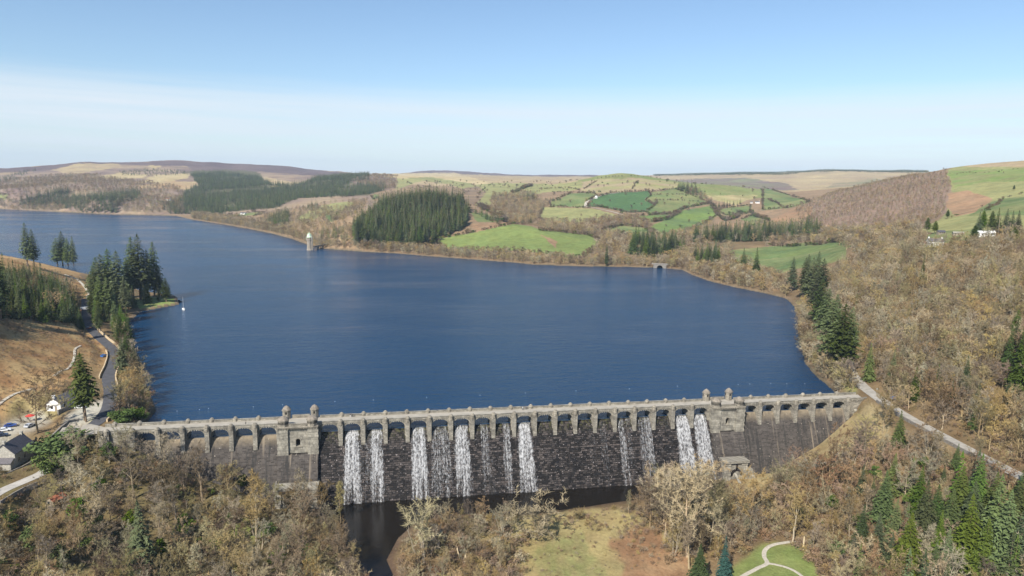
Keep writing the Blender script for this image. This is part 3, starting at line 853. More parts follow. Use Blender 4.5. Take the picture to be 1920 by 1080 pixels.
def arch_bay(xc, w0=4.5, w1=4.5):
    bm = bmesh.new()
    arc = [(xc + R_ARCH * math.cos(t), Z_SP + RISE * math.sin(t)) for t in np.linspace(math.pi, 0, 19)]
    top = 4.2
    # front and back spandrels as quads between arch and top line, plus the vault and the outer sides
    for y, fl in ((0, False), (Y_BACK, True)):
        A = [bm.verts.new((x, y, z)) for x, z in arc]
        T = [bm.verts.new((x, y, top)) for x, z in arc]
        l0, l1 = bm.verts.new((xc - w0, y, Z_SP)), bm.verts.new((xc - w0, y, top))
        r0, r1 = bm.verts.new((xc + w1, y, Z_SP)), bm.verts.new((xc + w1, y, top))
        qs = [[A[i], A[i + 1], T[i + 1], T[i]] for i in range(len(arc) - 1)] + [[l0, A[0], T[0], l1], [A[-1], r0, r1, T[-1]]]
        for q in qs:
            bm.faces.new(q[::-1] if fl else q)
        if y == 0: F = (A, T, l0, l1, r0, r1)
        else: B = (A, T, l0, l1, r0, r1)
    for i in range(len(arc) - 1):
        bm.faces.new([F[0][i], B[0][i], B[0][i + 1], F[0][i + 1]]).material_index = 0
    # ring of arch stones, a little proud
    rin, rout = -.02, .36
    ts = np.linspace(math.pi, 0, 20)
    for k in range(19):
        a, b_ = ts[k], ts[k + 1] + .012
        pr = .10 if k % 2 else .15
        p = [(xc + (R_ARCH + r) * math.cos(t), Z_SP + (RISE + r) * math.sin(t)) for r, t in ((rin, a), (rin, b_), (rout, b_), (rout, a))]
        prism(bm, p, 'y', -pr, .3, 1)
    return obj('arch', bm, [M_ASH, M_PALE], DAM)

def pier(x, wide=1.65, bottom=-4.3, deep=-1.35):
    bm = bmesh.new()
    box(bm, x - 1.1, x + 1.1, .25, Y_BACK - .02, -7, Z_SP + .02)
    prism(bm, [(deep, 4.0), (deep, bottom + .8), (deep - .25, bottom + .8), (deep - .25, bottom - .7), (1.0, bottom - .7), (1.0, 4.0)], 'x', x - wide / 2, x + wide / 2)
    box(bm, x - 1.115, x + 1.115, -.03, 1.2, -7, Z_SP)
    p = obj('pier', bm, M_ASH, DAM)
    for y in (-.75, 7.75):
        b2 = bmesh.new()
        lathe(b2, [(.95, 3.6), (.95, 5.2), (1.06, 5.25), (1.06, 5.42), (.9, 5.6), (.7, 5.9), (.38, 6.15), (0, 6.22)], x, y, 8, math.pi / 8)
        obj('cap', b2, M_CAP, p)
    return p

for bays in (BAYS_L, BAYS_S, BAYS_R):
    for x in bays:
        arch_bay(x)
for x in [b - 4.5 for b in BAYS_L] + [-22.6]: pier(x)
for x in [b - 4.5 for b in BAYS_S[1:]]: pier(x)
for x in [b + 4.5 for b in BAYS_R]: pier(x)
# blank walls at both ends
def blank(x0, x1):
    bm = bmesh.new()
    box(bm, x0, x1, 0, Y_BACK, -9, 4.2)
    obj('end_wall', bm, M_ASH, DAM)
blank(-26, -13.5)
blank(296.05, 306)
for xa, xb in ((BAYS_S[0] - 4.36, BAYS_S[0] - 3.39), (BAYS_S[-1] + 3.39, BAYS_S[-1] + 4.36), (BAYS_L[-1] + 3.39, BAYS_L[-1] + 4.36), (BAYS_R[0] - 4.36, BAYS_R[0] - 3.39)):
    bm = bmesh.new(); box(bm, xa, xb, .02, Y_BACK, -6, Z_SP)
    obj('jamb_wall', bm, M_ASH, DAM)

bm = bmesh.new(); box(bm, -26, 306, .1, Y_BACK + .1, 4.2, 4.3)
obj('roadway', bm, M_DECK, DAM)
def parapet(x0, x1, y0, y1):
    bm = bmesh.new()
    box(bm, x0, x1, y0, y1, 4.22, 5.18)
    # coping in lengths, not one clean bar
    x = x0
    while x < x1 - .1:
        l = min(random.uniform(1.6, 2.2), x1 - x)
        d = random.uniform(-.02, .02)
        box(bm, x + .015, x + l - .015, y0 - .1 + d, y1 + .1 + d, 5.18, 5.36 + d, 1)
        x += l
    obj('parapet', bm, [M_ASH, M_PALE], DAM)
for x0, x1 in ((-26, X_TL - HW), (X_TL + HW, X_TR - HW), (X_TR + HW, 306)):
    parapet(x0, x1, -.42, .05)
    parapet(x0, x1, Y_BACK + .1, Y_BACK + .6)
    bm = bmesh.new()
    box(bm, x0, x1, -.38, -.002, 4.2, 4.6)
    x = x0 + .3
    while x < x1 - .4:
        box(bm, x, x + .42, -.34, -.003, 3.72, 4.197, 1)
        x += .9
    box(bm, x0, x1, Y_BACK + .02, Y_BACK + .5, 3.6, 4.218)
    obj('corbel_table', bm, [M_CAP, M_PALE], DAM)


def turret(parent, x, y, r, z0, z1, top, slits, roof=8):
    bm = bmesh.new()
    lathe(bm, [(r, z0), (r, z1 - .5), (r + .28, z1 - .35), (r + .28, z1)], x, y, 8, math.pi / 8, 0)
    h = top - z1
    lathe(bm, [(r + .12, z1 + .01), (r * .92, z1 + h * .28), (r * .66, z1 + h * .58), (r * .3, z1 + h * .82), (.16, z1 + h * .92), (.16, top)], x, y, 8, math.pi / 8, 1)
    for k in range(8):
        if k % 2 == 0 or slits:
            a = k * math.pi / 4 + math.pi / 2
            d = r * math.cos(math.pi / 8) + .02
            cx, cy = x + d * math.cos(a), y + d * math.sin(a)
            tx, ty = -math.sin(a), math.cos(a)
            offs = (-.55, 0, .55) if slits and r > 2 else (0,)
            for o_ in offs:
                w = .17 if len(offs) > 1 else .34
                p = [(cx + tx * (o_ + s * w), cy + ty * (o_ + s * w), z) for s, z in ((-1, z1 - 1.75), (1, z1 - 1.75), (1, z1 - .75), (-1, z1 - .75))]
                vs = [bm.verts.new(q) for q in p]
                f = bm.faces.new(vs); f.material_index = 2
    return obj('turret', bm, [M_CAP, M_DROOF, M_HOLE], parent)


def gate_tower(xc, low_pale):
    bm = bmesh.new()
    fy = -2.5
    # central panel with the window recess left open
    z0, z1 = -6.6, 4.2
    wz0, wz1, ww = -3.9, -1.5, .85
    for a, b_ in ((xc - 3.75, xc - ww), (xc + ww, xc + 3.75)):
        box(bm, a, b_, fy, .5, z0, z1)
    box(bm, xc - ww, xc + ww, fy, .5, z0, wz0)
    arc = [(xc + ww * math.cos(t), wz1 + ww * math.sin(t)) for t in np.linspace(math.pi, 0, 9)]
    prism(bm, arc + [(xc + ww, z1), (xc - ww, z1)], 'y', fy, .5)
    # side pilasters, banded
    for s in (-1, 1):
        xa, xb = sorted((xc + s * 3.75, xc + s * (HW + .1)))
        z = z0 - .5
        k = 0
        while z < 4.1:
            h = min(1.15, 4.2 - z)
            g = .0 if k % 2 else .14
            box(bm, xa + (.0 if s > 0 else -g), xb + (g if s > 0 else 0), fy - .75 - g, .6, z, z + h)
            z += h + .004
            k += 1
    # back half carrying the road through
    box(bm, xc - HW, xc + HW, .5, Y_BACK + 1.2, -7, 4.195)
    t = obj('gate_tower', bm, M_PALE, DAM)
    b2 = bmesh.new(); box(b2, xc - ww + .01, xc + ww - .01, .1, .4, wz0 + .01, wz1 + ww)
    obj('window', b2, M_HOLE, t)
    b2 = bmesh.new()
    for k in range(9):
        a0, a1 = math.pi * k / 9, math.pi * (k + 1) / 9
        prism(b2, [(xc + r * math.cos(a), wz1 + r * math.sin(a)) for r, a in ((ww + .02, a0), (ww + .5, a0), (ww + .5, a1), (ww + .02, a1))], 'y', fy - .12, fy + .1)
    obj('window_frame', b2, M_CAP, t)
    b2 = bmesh.new(); box(b2, xc - 1.5, xc + 1.5, fy - .3, fy + .05, wz0 - .35, wz0 - .02)
    obj('window_sill', b2, M_CAP, t)
    b2 = bmesh.new()
    box(b2, xc - HW - .25, xc + HW + .25, fy - 1.25, .3, 4.2, 4.62)
    box(b2, xc - 3.4, xc + 3.4, fy - .5, fy + .05, 4.62, 5.6)
    box(b2, xc - 3.5, xc + 3.5, fy - .62, fy + .12, 5.6, 5.82)
    x = xc - HW
    while x < xc + HW - .4:
        box(b2, x, x + .45, fy - 1.1, fy - .05, 3.6, 4.197)
        x += 1.0
    obj('cornice', b2, M_CAP, t)
    b2 = bmesh.new(); box(b2, xc - 3.6, xc + 3.6, Y_BACK + 1.1, Y_BACK + 1.6, 4.2, 5.7)
    obj('parapet', b2, M_CAP, t)
    b2 = bmesh.new(); box(b2, xc - HW, xc + HW, .3, Y_BACK + 1.2, 4.2, 4.31)
    obj('floor', b2, M_DECK, t)
    for s in (-1, 1):
        turret(t, xc + s * 5.6, -1.5, 2.15, 4.62, 7.3, 8.9, True)
        turret(t, xc + s * 5.6, Y_BACK + 1.0, 1.65, 3.5, 8.2, 10.0, False)
    # battered buttress under the tower, proud of the spillway
    b3 = bmesh.new()
    zs = [-7.2, -9, -12, -15.2]
    pol = [(face_y(z) - 2.1 + .8 * min(1, max(0, (-z - 7.2) / 6)) * 0, z) for z in zs] + [(face_y(-15.2) + 3, -15.2), (1.5, -7.2)]
    pol = [(fy - .95, -7.1)] + pol[1:4] + [(face_y(-15.2) - 2.9, -15.2), (face_y(-15.2) - 2.9, -16.2)] + [(face_y(z) - 2.4, z) for z in (-16.2, -20, -25, -30)] + [(5, -30), (5, -7.1)]
    prism(b3, pol, 'x', xc - HW - .05, xc + HW + .05)
    obj('buttress', b3, M_DRY, t)
    b4 = bmesh.new()
    x0, x1 = (xc - HW - .15, xc + HW + .15) if low_pale else (xc - 5.6, xc + 5.0)
    ya = face_y(-17) - 4.6
    z = -29.0; k = 0
    while z < -17.5:
        g = .16 if k % 2 else 0
        for a, b_ in (((x0, x0 + 2.2), (x1 - 2.6, x1)) if low_pale else ((x0, x0 + 2.6), (x1 - 2.6, x1))):
            box(b4, a - g, b_ + g, ya - 2.4 - g, -4, z, z + 1.15)
        z += 1.155; k += 1
    box(b4, x0 + 2.2, x1 - 2.6, ya - 1.9, -4, -29, -17.6)
    box(b4, x0 - .5, x1 + .5, ya - 3.0, -5, z, z + 1.0)
    if not low_pale:
        arc = [(xc + 2.0 * math.cos(t_), -23.2 + 2.2 * math.sin(t_)) for t_ in np.linspace(math.pi, 0, 11)]
        prism(b4, arc + [(xc + 2.0, -27), (xc - 2.0, -27)], 'y', ya - 2.2, ya - 1.85)
        for k in range(9):
            a0, a1 = math.pi * k / 9, math.pi * (k + 1) / 9
            prism(b4, [(xc + r * math.cos(a), -23.2 + r * 1.08 * math.sin(a)) for r, a in ((2.05, a0), (2.7, a0), (2.7, a1), (2.05, a1))], 'y', ya - 2.6, ya - 1.85, 1)
        box(b4, xc - .35, xc + .35, ya - 2.5, ya - 1.85, -20.9, -17.6, 1)
        # wing wall stepping down beside it
        for k in range(3):
            box(b4, x1 + .5 + 1.9 * k, x1 + 2.4 + 1.9 * k, ya - 3, -6, -30, -20.5 - 2.3 * k)
    obj('valve_house', b4, [M_PALE, M_WET], t)
    return t

gate_tower(X_TL, True)
gate_tower(X_TR, False)
# bridge pipe at the valve house
b5 = bmesh.new()
prism(b5, [(-18.2, -25.2), (-13.5, -22.8), (-13.5, -22.3), (-18.2, -24.7)], 'x', X_TR - 1.2, X_TR - .2)
obj('sluice_chute', b5, M_PALE, DAM)


# ================================================================ water falling over the sill
def fall_mat(name, thresh, bright):
    m, nt, b = nmat(name)
    v, s = wallvec(nt, 1.0, .36, 0)
    at = nd(nt, 'ShaderNodeAttribute', attribute_name='dens')
    n1 = noise(nt, v, 3.0, 6, .75)
    n2 = noise(nt, wallvec(nt, 1.0, .5, 0)[0], 1.25, 4, .65)
    n3 = noise(nt, wallvec(nt, 1.0, .03, 0)[0], 2.1, 3, .6)
    k = mth(nt, 'ADD', mth(nt, 'MULTIPLY', n1, .85), mth(nt, 'ADD', mth(nt, 'MULTIPLY', n2, .6), mth(nt, 'MULTIPLY', n3, .4)))
    k = mth(nt, 'ADD', k, at.outputs['Fac'])
    mr = nd(nt, 'ShaderNodeMapRange', interpolation_type='SMOOTHSTEP')
    mr.inputs['From Min'].default_value = thresh; mr.inputs['From Max'].default_value = thresh + .42
    nt.links.new(k, mr.inputs['Value'])
    b.inputs['Base Color'].default_value = (bright, bright, bright * 1.01, 1)
    b.inputs['Roughness'].default_value = .6
    nt.links.new(mr.outputs['Result'], b.inputs['Alpha'])
    bump(nt, b, k, .8, .35)
    return m
M_FALL = fall_mat('white_water', 1.45, .50)
M_VEIL = fall_mat('thin_white_water', 1.44, .48)
M_TRICK = fall_mat('trickling_water', 1.40, .42)

def fall(name, label, xa, xb, mat, dens=.5, drift=0.0, core=.8, group=None):
    """sheet of water from the sill down the battered face; xa..xb at the sill"""
    xa -= 1.2; xb += 1.2
    zs = [0.05, -.03, -.35, -1.2, -2.2] + list(np.arange(-3.2, -25.6, -.8)) + [-26.04]
    n = max(5, int((xb - xa) / .35))
    bm = bmesh.new()
    lay = bm.verts.layers.float.new('dens')
    rows = []
    seed = int(abs(xa) * 7) % 97
    for z in zs:
        row = []
        f = -z / 26
        for i in range(n + 1):
            u = i / n
            spread = .2 * f * (xb - xa)
            x = xa - spread + drift * f + u * (xb - xa + 2 * spread) + .25 * perlin(np.array([z * .4]), np.array([u * 3 + seed]), 8)[0]
            y = face_y(z) - .42 * min(1, .2 + f * 8) - .22 * abs(perlin(np.array([x * .9]), np.array([z * .5]), 9)[0])
            v = bm.verts.new((x, y, z))
            e = math.sin(math.pi * u) ** .8
            v[lay] = dens * (min(1, e / core) - .12 * max(0, perlin(np.array([u * 5 + seed]), np.array([z * .12]), 4)[0])) - (1 - min(1, e / core)) * .12
            v[lay] -= .28 * max(0, f - .6) * (1 + perlin(np.array([x * 1.1]), np.array([seed * 1.7]), 6)[0] * 2)
            row.append(v)
        rows.append(row)
    for a, b_ in zip(rows[:-1], rows[1:]):
        for i in range(n):
            bm.faces.new([a[i], b_[i], b_[i + 1], a[i + 1]])
    o = obj(name, bm, mat, None, True)
    tag(o, label, 'waterfall', group)
    return o

B = BAYS_S
FG = 'white cascades pouring from the dam arches'
fall('waterfall', 'white cascade in the second spillway arch from the left stone tower', B[1] - 3.15, B[1] + 3.0, M_FALL, .74, .2, .75, FG)
fall('waterfall', 'narrow white cascade in the third spillway arch from the left stone tower', B[2] - 1.4, B[2] + 3.15, M_FALL, .72, .3, .75, FG)
fall('waterfall', 'white cascade in the fifth spillway arch from the left, between dry and thin arches', B[4] - 3.15, B[4] + 3.15, M_FALL, .74, .3, .75, FG)
fall('waterfall', 'thin greyish cascade between two broad white cascades left of centre', B[5] - 2.8, B[5] + 3.0, M_VEIL, .62, .3, .4, FG)
fall('waterfall', 'brightest broad cascade, seventh spillway arch from the left tower', B[6] - 3.15, B[6] + 3.15, M_FALL, .72, .3, .75, FG)
fall('waterfall', 'lone broad white cascade near the middle with dry arches on its right', B[9] - 3.1, B[9] + 3.1, M_FALL, .74, .5, .75, FG)
fall('waterfall', 'streaky split cascade alone among dry arches right of centre', B[14] - 2.6, B[14] - .5, M_FALL, .64, .7, .75, FG)
fall('waterfall', 'thin streak of water just right of the split cascade', B[14] + 1.3, B[14] + 2.4, M_VEIL, .56, .6, .75, FG)
fall('waterfall', 'broad white cascade second from the right stone tower', B[17] - 3.4, B[17] + 3.8, M_FALL, .76, .8, .75, FG)
fall('waterfall', 'broad white cascade right beside the right stone tower', B[18] - 3.8, B[18] + 3.4, M_FALL, .74, .9, .75, FG)
TG = 'thin trickles on the wet dam face'
for bay, a, b_, d in ((2, -3.1, -1.4, .46), (1, 2.2, 3.6, .42), (7, -.2, 1.5, .5), (7, 2.0, 3.3, .4), (8, .2, 1.9, .55), (12, 2.2, 3.6, .38), (13, -1.8, -.4, .42), (15, -1.8, -.3, .5), (15, 1.0, 2.6, .55), (16, 1.2, 2.4, .36), (5, -3.2, -2.0, .4)):
    fall('water_trickle', 'thin pale trickle of water running down the dark wet dam face', B[bay] + a, B[bay] + b_, M_TRICK, d + .07, .4, .6, TG)
# ================================================================ roads, walls, houses, vehicles and small things
def offs(line, d):
    out = []
    for i, p in enumerate(line):
        a = np.array(line[min(i + 1, len(line) - 1)]) - np.array(line[max(i - 1, 0)])
        n = math.hypot(a[0], a[1]) + 1e-9
        out.append((p[0] + a[1] / n * d, p[1] - a[0] / n * d, p[2]))      # d > 0: right of travel
    return out


def strip(name, line, half, mat, label, dz=0.0):
    bm = bmesh.new()
    rows = []
    for k in (-1, -.5, 0, .5, 1):
        rows.append([bm.verts.new((x, y, z + dz + .06 * (1 - k * k))) for x, y, z in offs(line, k * half)])
    for a, b in zip(rows[:-1], rows[1:]):
        for i in range(len(a) - 1):
            bm.faces.new([a[i], a[i + 1], b[i + 1], b[i]])
    o = obj(name, bm, mat, None, True)
    tag(o, label, kind='structure')
    return o


def drape(line, dz=.06):
    return [(p[0], p[1], gz(p[0], p[1]) + dz) for p in line]


def wall_line(name, line, h, t, mat, label, cat='wall', cap=None):
    bm = bmesh.new()
    for i in range(len(line) - 1):
        A, B_ = np.array(line[i], float), np.array(line[i + 1], float)
        d = B_ - A; n = math.hypot(d[0], d[1])
        if n < .05: continue
        s = np.array([-d[1], d[0], 0]) / n * t / 2
        hv = h * (1 + .05 * math.sin(i * 2.1))
        ps = [A - s + (0, 0, -.8), B_ - s + (0, 0, -.8), B_ + s + (0, 0, -.8), A + s + (0, 0, -.8), A - s + (0, 0, hv), B_ - s + (0, 0, hv), B_ + s + (0, 0, hv), A + s + (0, 0, hv)]
        vs = [bm.verts.new(p) for p in ps]
        for f in ((4, 5, 6, 7), (0, 1, 5, 4), (2, 3, 7, 6), (1, 2, 6, 5), (3, 0, 4, 7)):
            bm.faces.new([vs[k] for k in f])
    o = obj(name, bm, mat)
    tag(o, label, cat)
    return o


M_ASPH = plain('dark_asphalt', (.075, .075, .082), .9, .2, .4)
M_ROADP = plain('pale_road', (.33, .305, .265), .9, .2, .5)
M_LANE = plain('lane', (.36, .34, .31), .9, .2, .5)
M_PATH = plain('gravel_path', (.42, .38, .31), .95, .2, 1.2)
M_SANDWALL = plain('sandstone_wall', (.50, .39, .25), .9, .25, 1.4)
M_GREYWALL = plain('grey_stone_wall', (.20, .182, .16), .9, .3, 1.4)
M_WHITE = plain('white_render', (.80, .79, .76), .8, .06, .6)
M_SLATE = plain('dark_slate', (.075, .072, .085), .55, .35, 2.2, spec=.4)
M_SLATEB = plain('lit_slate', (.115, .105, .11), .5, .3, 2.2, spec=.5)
M_STONE = plain('house_stone', (.36, .335, .285), .9, .3, 1.8)
M_GLASS = plain('window_glass', (.02, .024, .03), .15, .2, 1, spec=.6)
M_RUSTROOF = plain('rusty_red_roof', (.36, .135, .075), .8, .3, 1.5)
M_WOOD = plain('grey_wood', (.27, .225, .17), .9, .25, 3)
M_RED = plain('red_canvas', (.50, .055, .04), .8, .15, 2)
M_TYRE = plain('tyre_rubber', (.02, .02, .02), .8, .1, 3)
M_COPPER = plain('pale_copper', (.50, .62, .46), .7, .18, .7)
M_TOWERST = plain('tower_stone', (.26, .225, .18), .9, .28, .5)

strip('road', ROAD_LEFT, 2.7, M_ASPH, 'winding dark road on the left bank')
strip('road', ROAD_RIGHT, 3.0, M_ROADP, 'pale road along the right side of the valley')
strip('road', LANE, 2.3, M_LANE, 'lane past the stone cottage')
# where the roads run onto the dam
bm = bmesh.new()
for quad in (((-26, .1), (-26, 7.3), (-33, 12), (-42, 9), (-40, -1)), ((306, .1), (314, -6), (322, 2), (318, 9), (306, 7.3))):
    bm.faces.new([bm.verts.new((x, y, 4.24)) for x, y in (quad if quad[0][0] > 0 else quad[::-1])])
tag(obj('pavement', bm, M_DECK), 'paved forecourts at the ends of the dam', kind='structure')

def pxline(pts, n=5, dz=.06):
    P = [hit(x, y) for x, y in pts]
    return drape(smooth_line([tuple(p) for p in P], n), dz)
strip('path', pxline([(1375, 1092), (1400, 1077), (1420, 1066), (1438, 1057), (1433, 1045), (1434, 1033), (1446, 1024), (1466, 1019), (1490, 1015)]), .75, M_PATH, 'curving gravel path across the lawn')
strip('path', pxline([(1438, 1057), (1460, 1061), (1480, 1067), (1500, 1078), (1520, 1095)]), .6, M_PATH, 'branch of the gravel path')
strip('path', pxline([(-20, 775), (5, 752), (25, 740), (45, 733), (62, 729)]), 1.1, M_PATH, 'stony track on the cleared hillside')
strip('path', pxline([(100, 706), (112, 697), (128, 690), (138, 672), (140, 655), (150, 648)]), .8, M_PATH, 'stony track near the road bend')
strip('path', pxline([(120, 515), (138, 522), (150, 530), (162, 545), (166, 560)]), 1.6, M_PATH, 'track over the left hillside')
strip('path', pxline([(1098, 388), (1099, 380), (1110, 374), (1135, 365), (1165, 361)], 4, .5), 3.0, M_PATH, 'farm track climbing between the fields')
strip('path', pxline([(1100, 388), (1120, 391), (1150, 398), (1174, 405)], 4, .5), 2.5, M_PATH, 'farm track below the green field')

wall_line('roadside_wall', offs(ROAD_LEFT, 3.9)[24:62][::-1] if False else [p for p in offs(ROAD_LEFT, 3.2)[20:66]], 1.15, .55, M_SANDWALL, 'pale sandy wall along the lake side of the left road')
wall_line('roadside_wall', offs(ROAD_LEFT, -3.8)[24:40], .9, .5, M_SANDWALL, 'short sandy wall on the inner bend of the left road')
wall_line('roadside_wall', offs(ROAD_LEFT, 3.7)[5:17], 1.2, .55, M_SANDWALL, 'sandy wall between left road and bushes beside the dam end')
wall_line('roadside_wall', offs(ROAD_RIGHT, 3.5)[20:45], 1.15, .5, M_GREYWALL, 'long grey wall on the valley side of the right road')
wall_line('roadside_wall', offs(ROAD_RIGHT, 3.4)[4:15], .9, .5, M_GREYWALL, 'low grey wall beside the lawn at the right dam end')
wl = [tuple(at_z(x, y, z)) for x, y, z in ((150, 790, 3.2), (130, 794, 3.0), (112, 808, 2.3), (95, 824, 1.0))]
wall_line('garden_wall', wl, 1.3, .6, M_GREYWALL, 'broken stone wall running down from the yard to the lot')
wl = [tuple(at_z(x, y, z)) for x, y, z in ((109, 778, 3.4), (126, 771, 3.5), (142, 764, 3.6), (156, 757, 3.6))]
wall_line('terrace_wall', wl, 2.1, .6, M_GREYWALL, 'terrace wall with shaded face below the white cottage')
wl = [tuple(at_z(x, y, z)) for x, y, z in ((-20, 905, -6.6), (12, 893, -6.2), (40, 880, -5.8), (62, 868, -5.0))]
wall_line('garden_wall', wl, 1.1, .5, M_GREYWALL, 'low stone wall between the stone cottage and the lane')
wl = [tuple(at_z(x, y, z)) for x, y, z in ((0, 945, -8.8), (24, 930, -8.3), (48, 917, -8.0), (70, 908, -7.6))]
wall_line('garden_wall', wl, 1.0, .5, M_GREYWALL, 'pale low wall on the valley side of the cottage lane')


def house(name, label, x, y, z, rz, w, l, wall, roof, mw, mr, chim=2, wins=3, door=True, cat='house'):
    """gable house: width w along local x, length l along local y, origin at the centre of the floor"""
    t = empty(name, (x, y, z), rz)
    bm = bmesh.new()
    prism(bm, [(-w / 2, -1.5), (w / 2, -1.5), (w / 2, wall), (0, wall + roof), (-w / 2, wall)], 'y', -l / 2, l / 2)
    obj('wall', bm, mw, t)
    bm = bmesh.new()
    e = .35
    sl = roof / (w / 2)
    for s in (-1, 1):
        p = [(0, wall + roof + .05), (s * (w / 2 + e), wall - e * sl + .05), (s * (w / 2 + e), wall - e * sl + .25), (0, wall + roof + .27)]
        prism(bm, p if s < 0 else p[::-1], 'y', -l / 2 - .3, l / 2 + .3)
    rf = obj('roof', bm, mr, t)
    for k in range(chim):
        bm = bmesh.new()
        cy = (-l / 2 + .6) if k == 0 else (l / 2 - .6)
        box(bm, -.45, .45, cy - .4, cy + .4, wall + roof * .6, wall + roof + 1.1)
        box(bm, -.55, .55, cy - .5, cy + .5, wall + roof + 1.102, wall + roof + 1.25)
        obj('chimney', bm, mw, rf)
    for s in (-1, 1):
        for k in range(wins):
            yy = -l / 2 + l * (k + .7) / (wins + .4)
            bm = bmesh.new()
            xx = s * (w / 2 + .03)
            box(bm, min(xx, xx - s * .1), max(xx, xx - s * .1), yy - .5, yy + .5, wall * .35, wall * .35 + min(1.4, wall * .5))
            obj('window', bm, M_GLASS, t)
    bm = bmesh.new(); box(bm, -1.2, -.2, -l / 2 - .04, -l / 2 + .1, wall * .3, wall * .3 + 1.2)
    obj('window', bm, M_GLASS, t)
    if door:
        bm = bmesh.new(); box(bm, .5, 1.5, -l / 2 - .05, -l / 2 + .1, 0, min(2.1, wall - .2)); obj('door', bm, M_WOOD, t)
    tag(t, label, cat)
    return t

NO_TREE = [(234, -25, 8.5), (236, -36, 6)]
_a = -.10
c0 = at_z(30, 879, -5)
hx = np.array([-54.9, -.8, -5.0])
h1 = house('stone_cottage', 'grey stone cottage with dark slate roof and two chimneys beside the lane', hx[0], hx[1], -5, _a, 7.6, 11.4, 5.4, 3.5, M_STONE, M_SLATE)
bm = bmesh.new(); prism(bm, [(-5.71, -1), (-5.71, 3.7), (-7.9, 2.5), (-7.9, -1.5)], 'x', -2.6, 3.4)
ex = obj('extension', bm, M_STONE, h1)
bm = bmesh.new(); prism(bm, [(-5.72, 3.95), (-5.72, 3.75), (-8.2, 2.4), (-8.2, 2.62)], 'x', -2.8, 3.6)
obj('roof', bm, M_SLATEB, ex)
NO_TREE.append((hx[0], hx[1], 9.5)); NO_TREE.append((hx[0] + 3, hx[1] - 12, 9)); NO_TREE.append((hx[0] - 8, hx[1] - 8, 9))
c0 = at_z(110, 771, 4.2)
_b = -.17
wx = np.array([-53.4, 38.2, 3.9])
house('white_cottage', 'white walled cottage with a slate roof above the terrace wall', wx[0], wx[1], 3.9, _b, 5.8, 14, 3.3, 2.2, M_WHITE, M_SLATEB, 1)
NO_TREE.append((wx[0], wx[1], 8.5))
p = hit(106, 946)
house('shed', 'small shed with a rusty red roof among bare trees', p.x, p.y, p.z, -.5, 3.4, 4.6, 2.2, 1.1, M_WOOD, M_RUSTROOF, 0, 1, cat='shed')
NO_TREE.append((p.x, p.y, 4.5))
def far_house(name, label, px, py, w, l, wall, roof, mw, mr, rz=.5, chim=1, rmin=500, cat='house'):
    p = hit(px, py, rmin)
    NO_TREE.append((p.x, p.y, max(w, l) * .8)); NO_TREE.append((p.x + (CAM[0] - p.x) * .013, p.y + (CAM[1] - p.y) * .013, w * .9))
    return house(name, label, p.x, p.y, p.z, rz, w, l, wall, roof, mw, mr, chim, 3, cat=cat)
far_house('farmhouse', 'large white farmhouse with dark front on the wooded right hillside', 1752, 462, 7, 11, 4.2, 2.4, M_WHITE, M_SLATEB, 1.2, 2, 450)
far_house('farm_annexe', 'low white annexe with reddish roof left of the large farmhouse', 1740, 463, 4.5, 6, 2.6, 1.4, M_WHITE, M_RUSTROOF, 1.1, 0, 450)
far_house('barn', 'small dark barn on the grass above the large farmhouse', 1764, 439, 4, 6, 2.2, 1.2, M_WOOD, M_SLATE, 1.3, 0, 450, cat='barn')
far_house('barn', 'long low pale shed right of the dark barn', 1796, 441, 3.5, 8, 1.8, 1.0, M_WOOD, M_PALE, 1.1, 0, 450, cat='barn')
far_house('bungalow', 'long white bungalow in front of the dark hillside conifers', 1844, 443, 5, 11, 2.8, 1.4, M_WHITE, M_WHITE, 1.45, 0, 450)
far_house('outhouse', 'small white outhouse right of the long white bungalow', 1859, 443, 3, 4, 3, 1.4, M_WHITE, M_WHITE, 1.45, 0, 450, cat='shed')
far_house('farmhouse', 'white farm buildings among bare trees on the far right fields', 1420, 381, 6, 10, 3, 2, M_WHITE, M_SLATEB, 1.2, 1, 1200)
far_house('barn', 'small white barn left of the far white farm', 1409, 381, 4, 6, 2.5, 1.6, M_WHITE, M_SLATEB, .9, 0, 1200, cat='barn')
far_house('cottage', 'tiny white cottage in the purple wood below the green fields', 1153, 417, 4.5, 5, 4, 2, M_WHITE, M_SLATEB, .4, 0, 1000)
far_house('cottage', 'white cottage beside the lane at the top of the green fields', 1118, 372, 4.5, 5, 4, 2, M_WHITE, M_WHITE, .4, 0, 1200)
far_house('lakeside_house', 'white lakeside house on the far bank left of the tower', 456, 402, 7, 12, 3.5, 2, M_WHITE, M_SLATEB, 1.3, 0, 1000)
far_house('farmhouse', 'white farmhouse on a lawn below the orange hillside across the lake', 315, 376, 9, 14, 4.5, 2.5, M_WHITE, M_RUSTROOF, 1.4, 1, 1500)


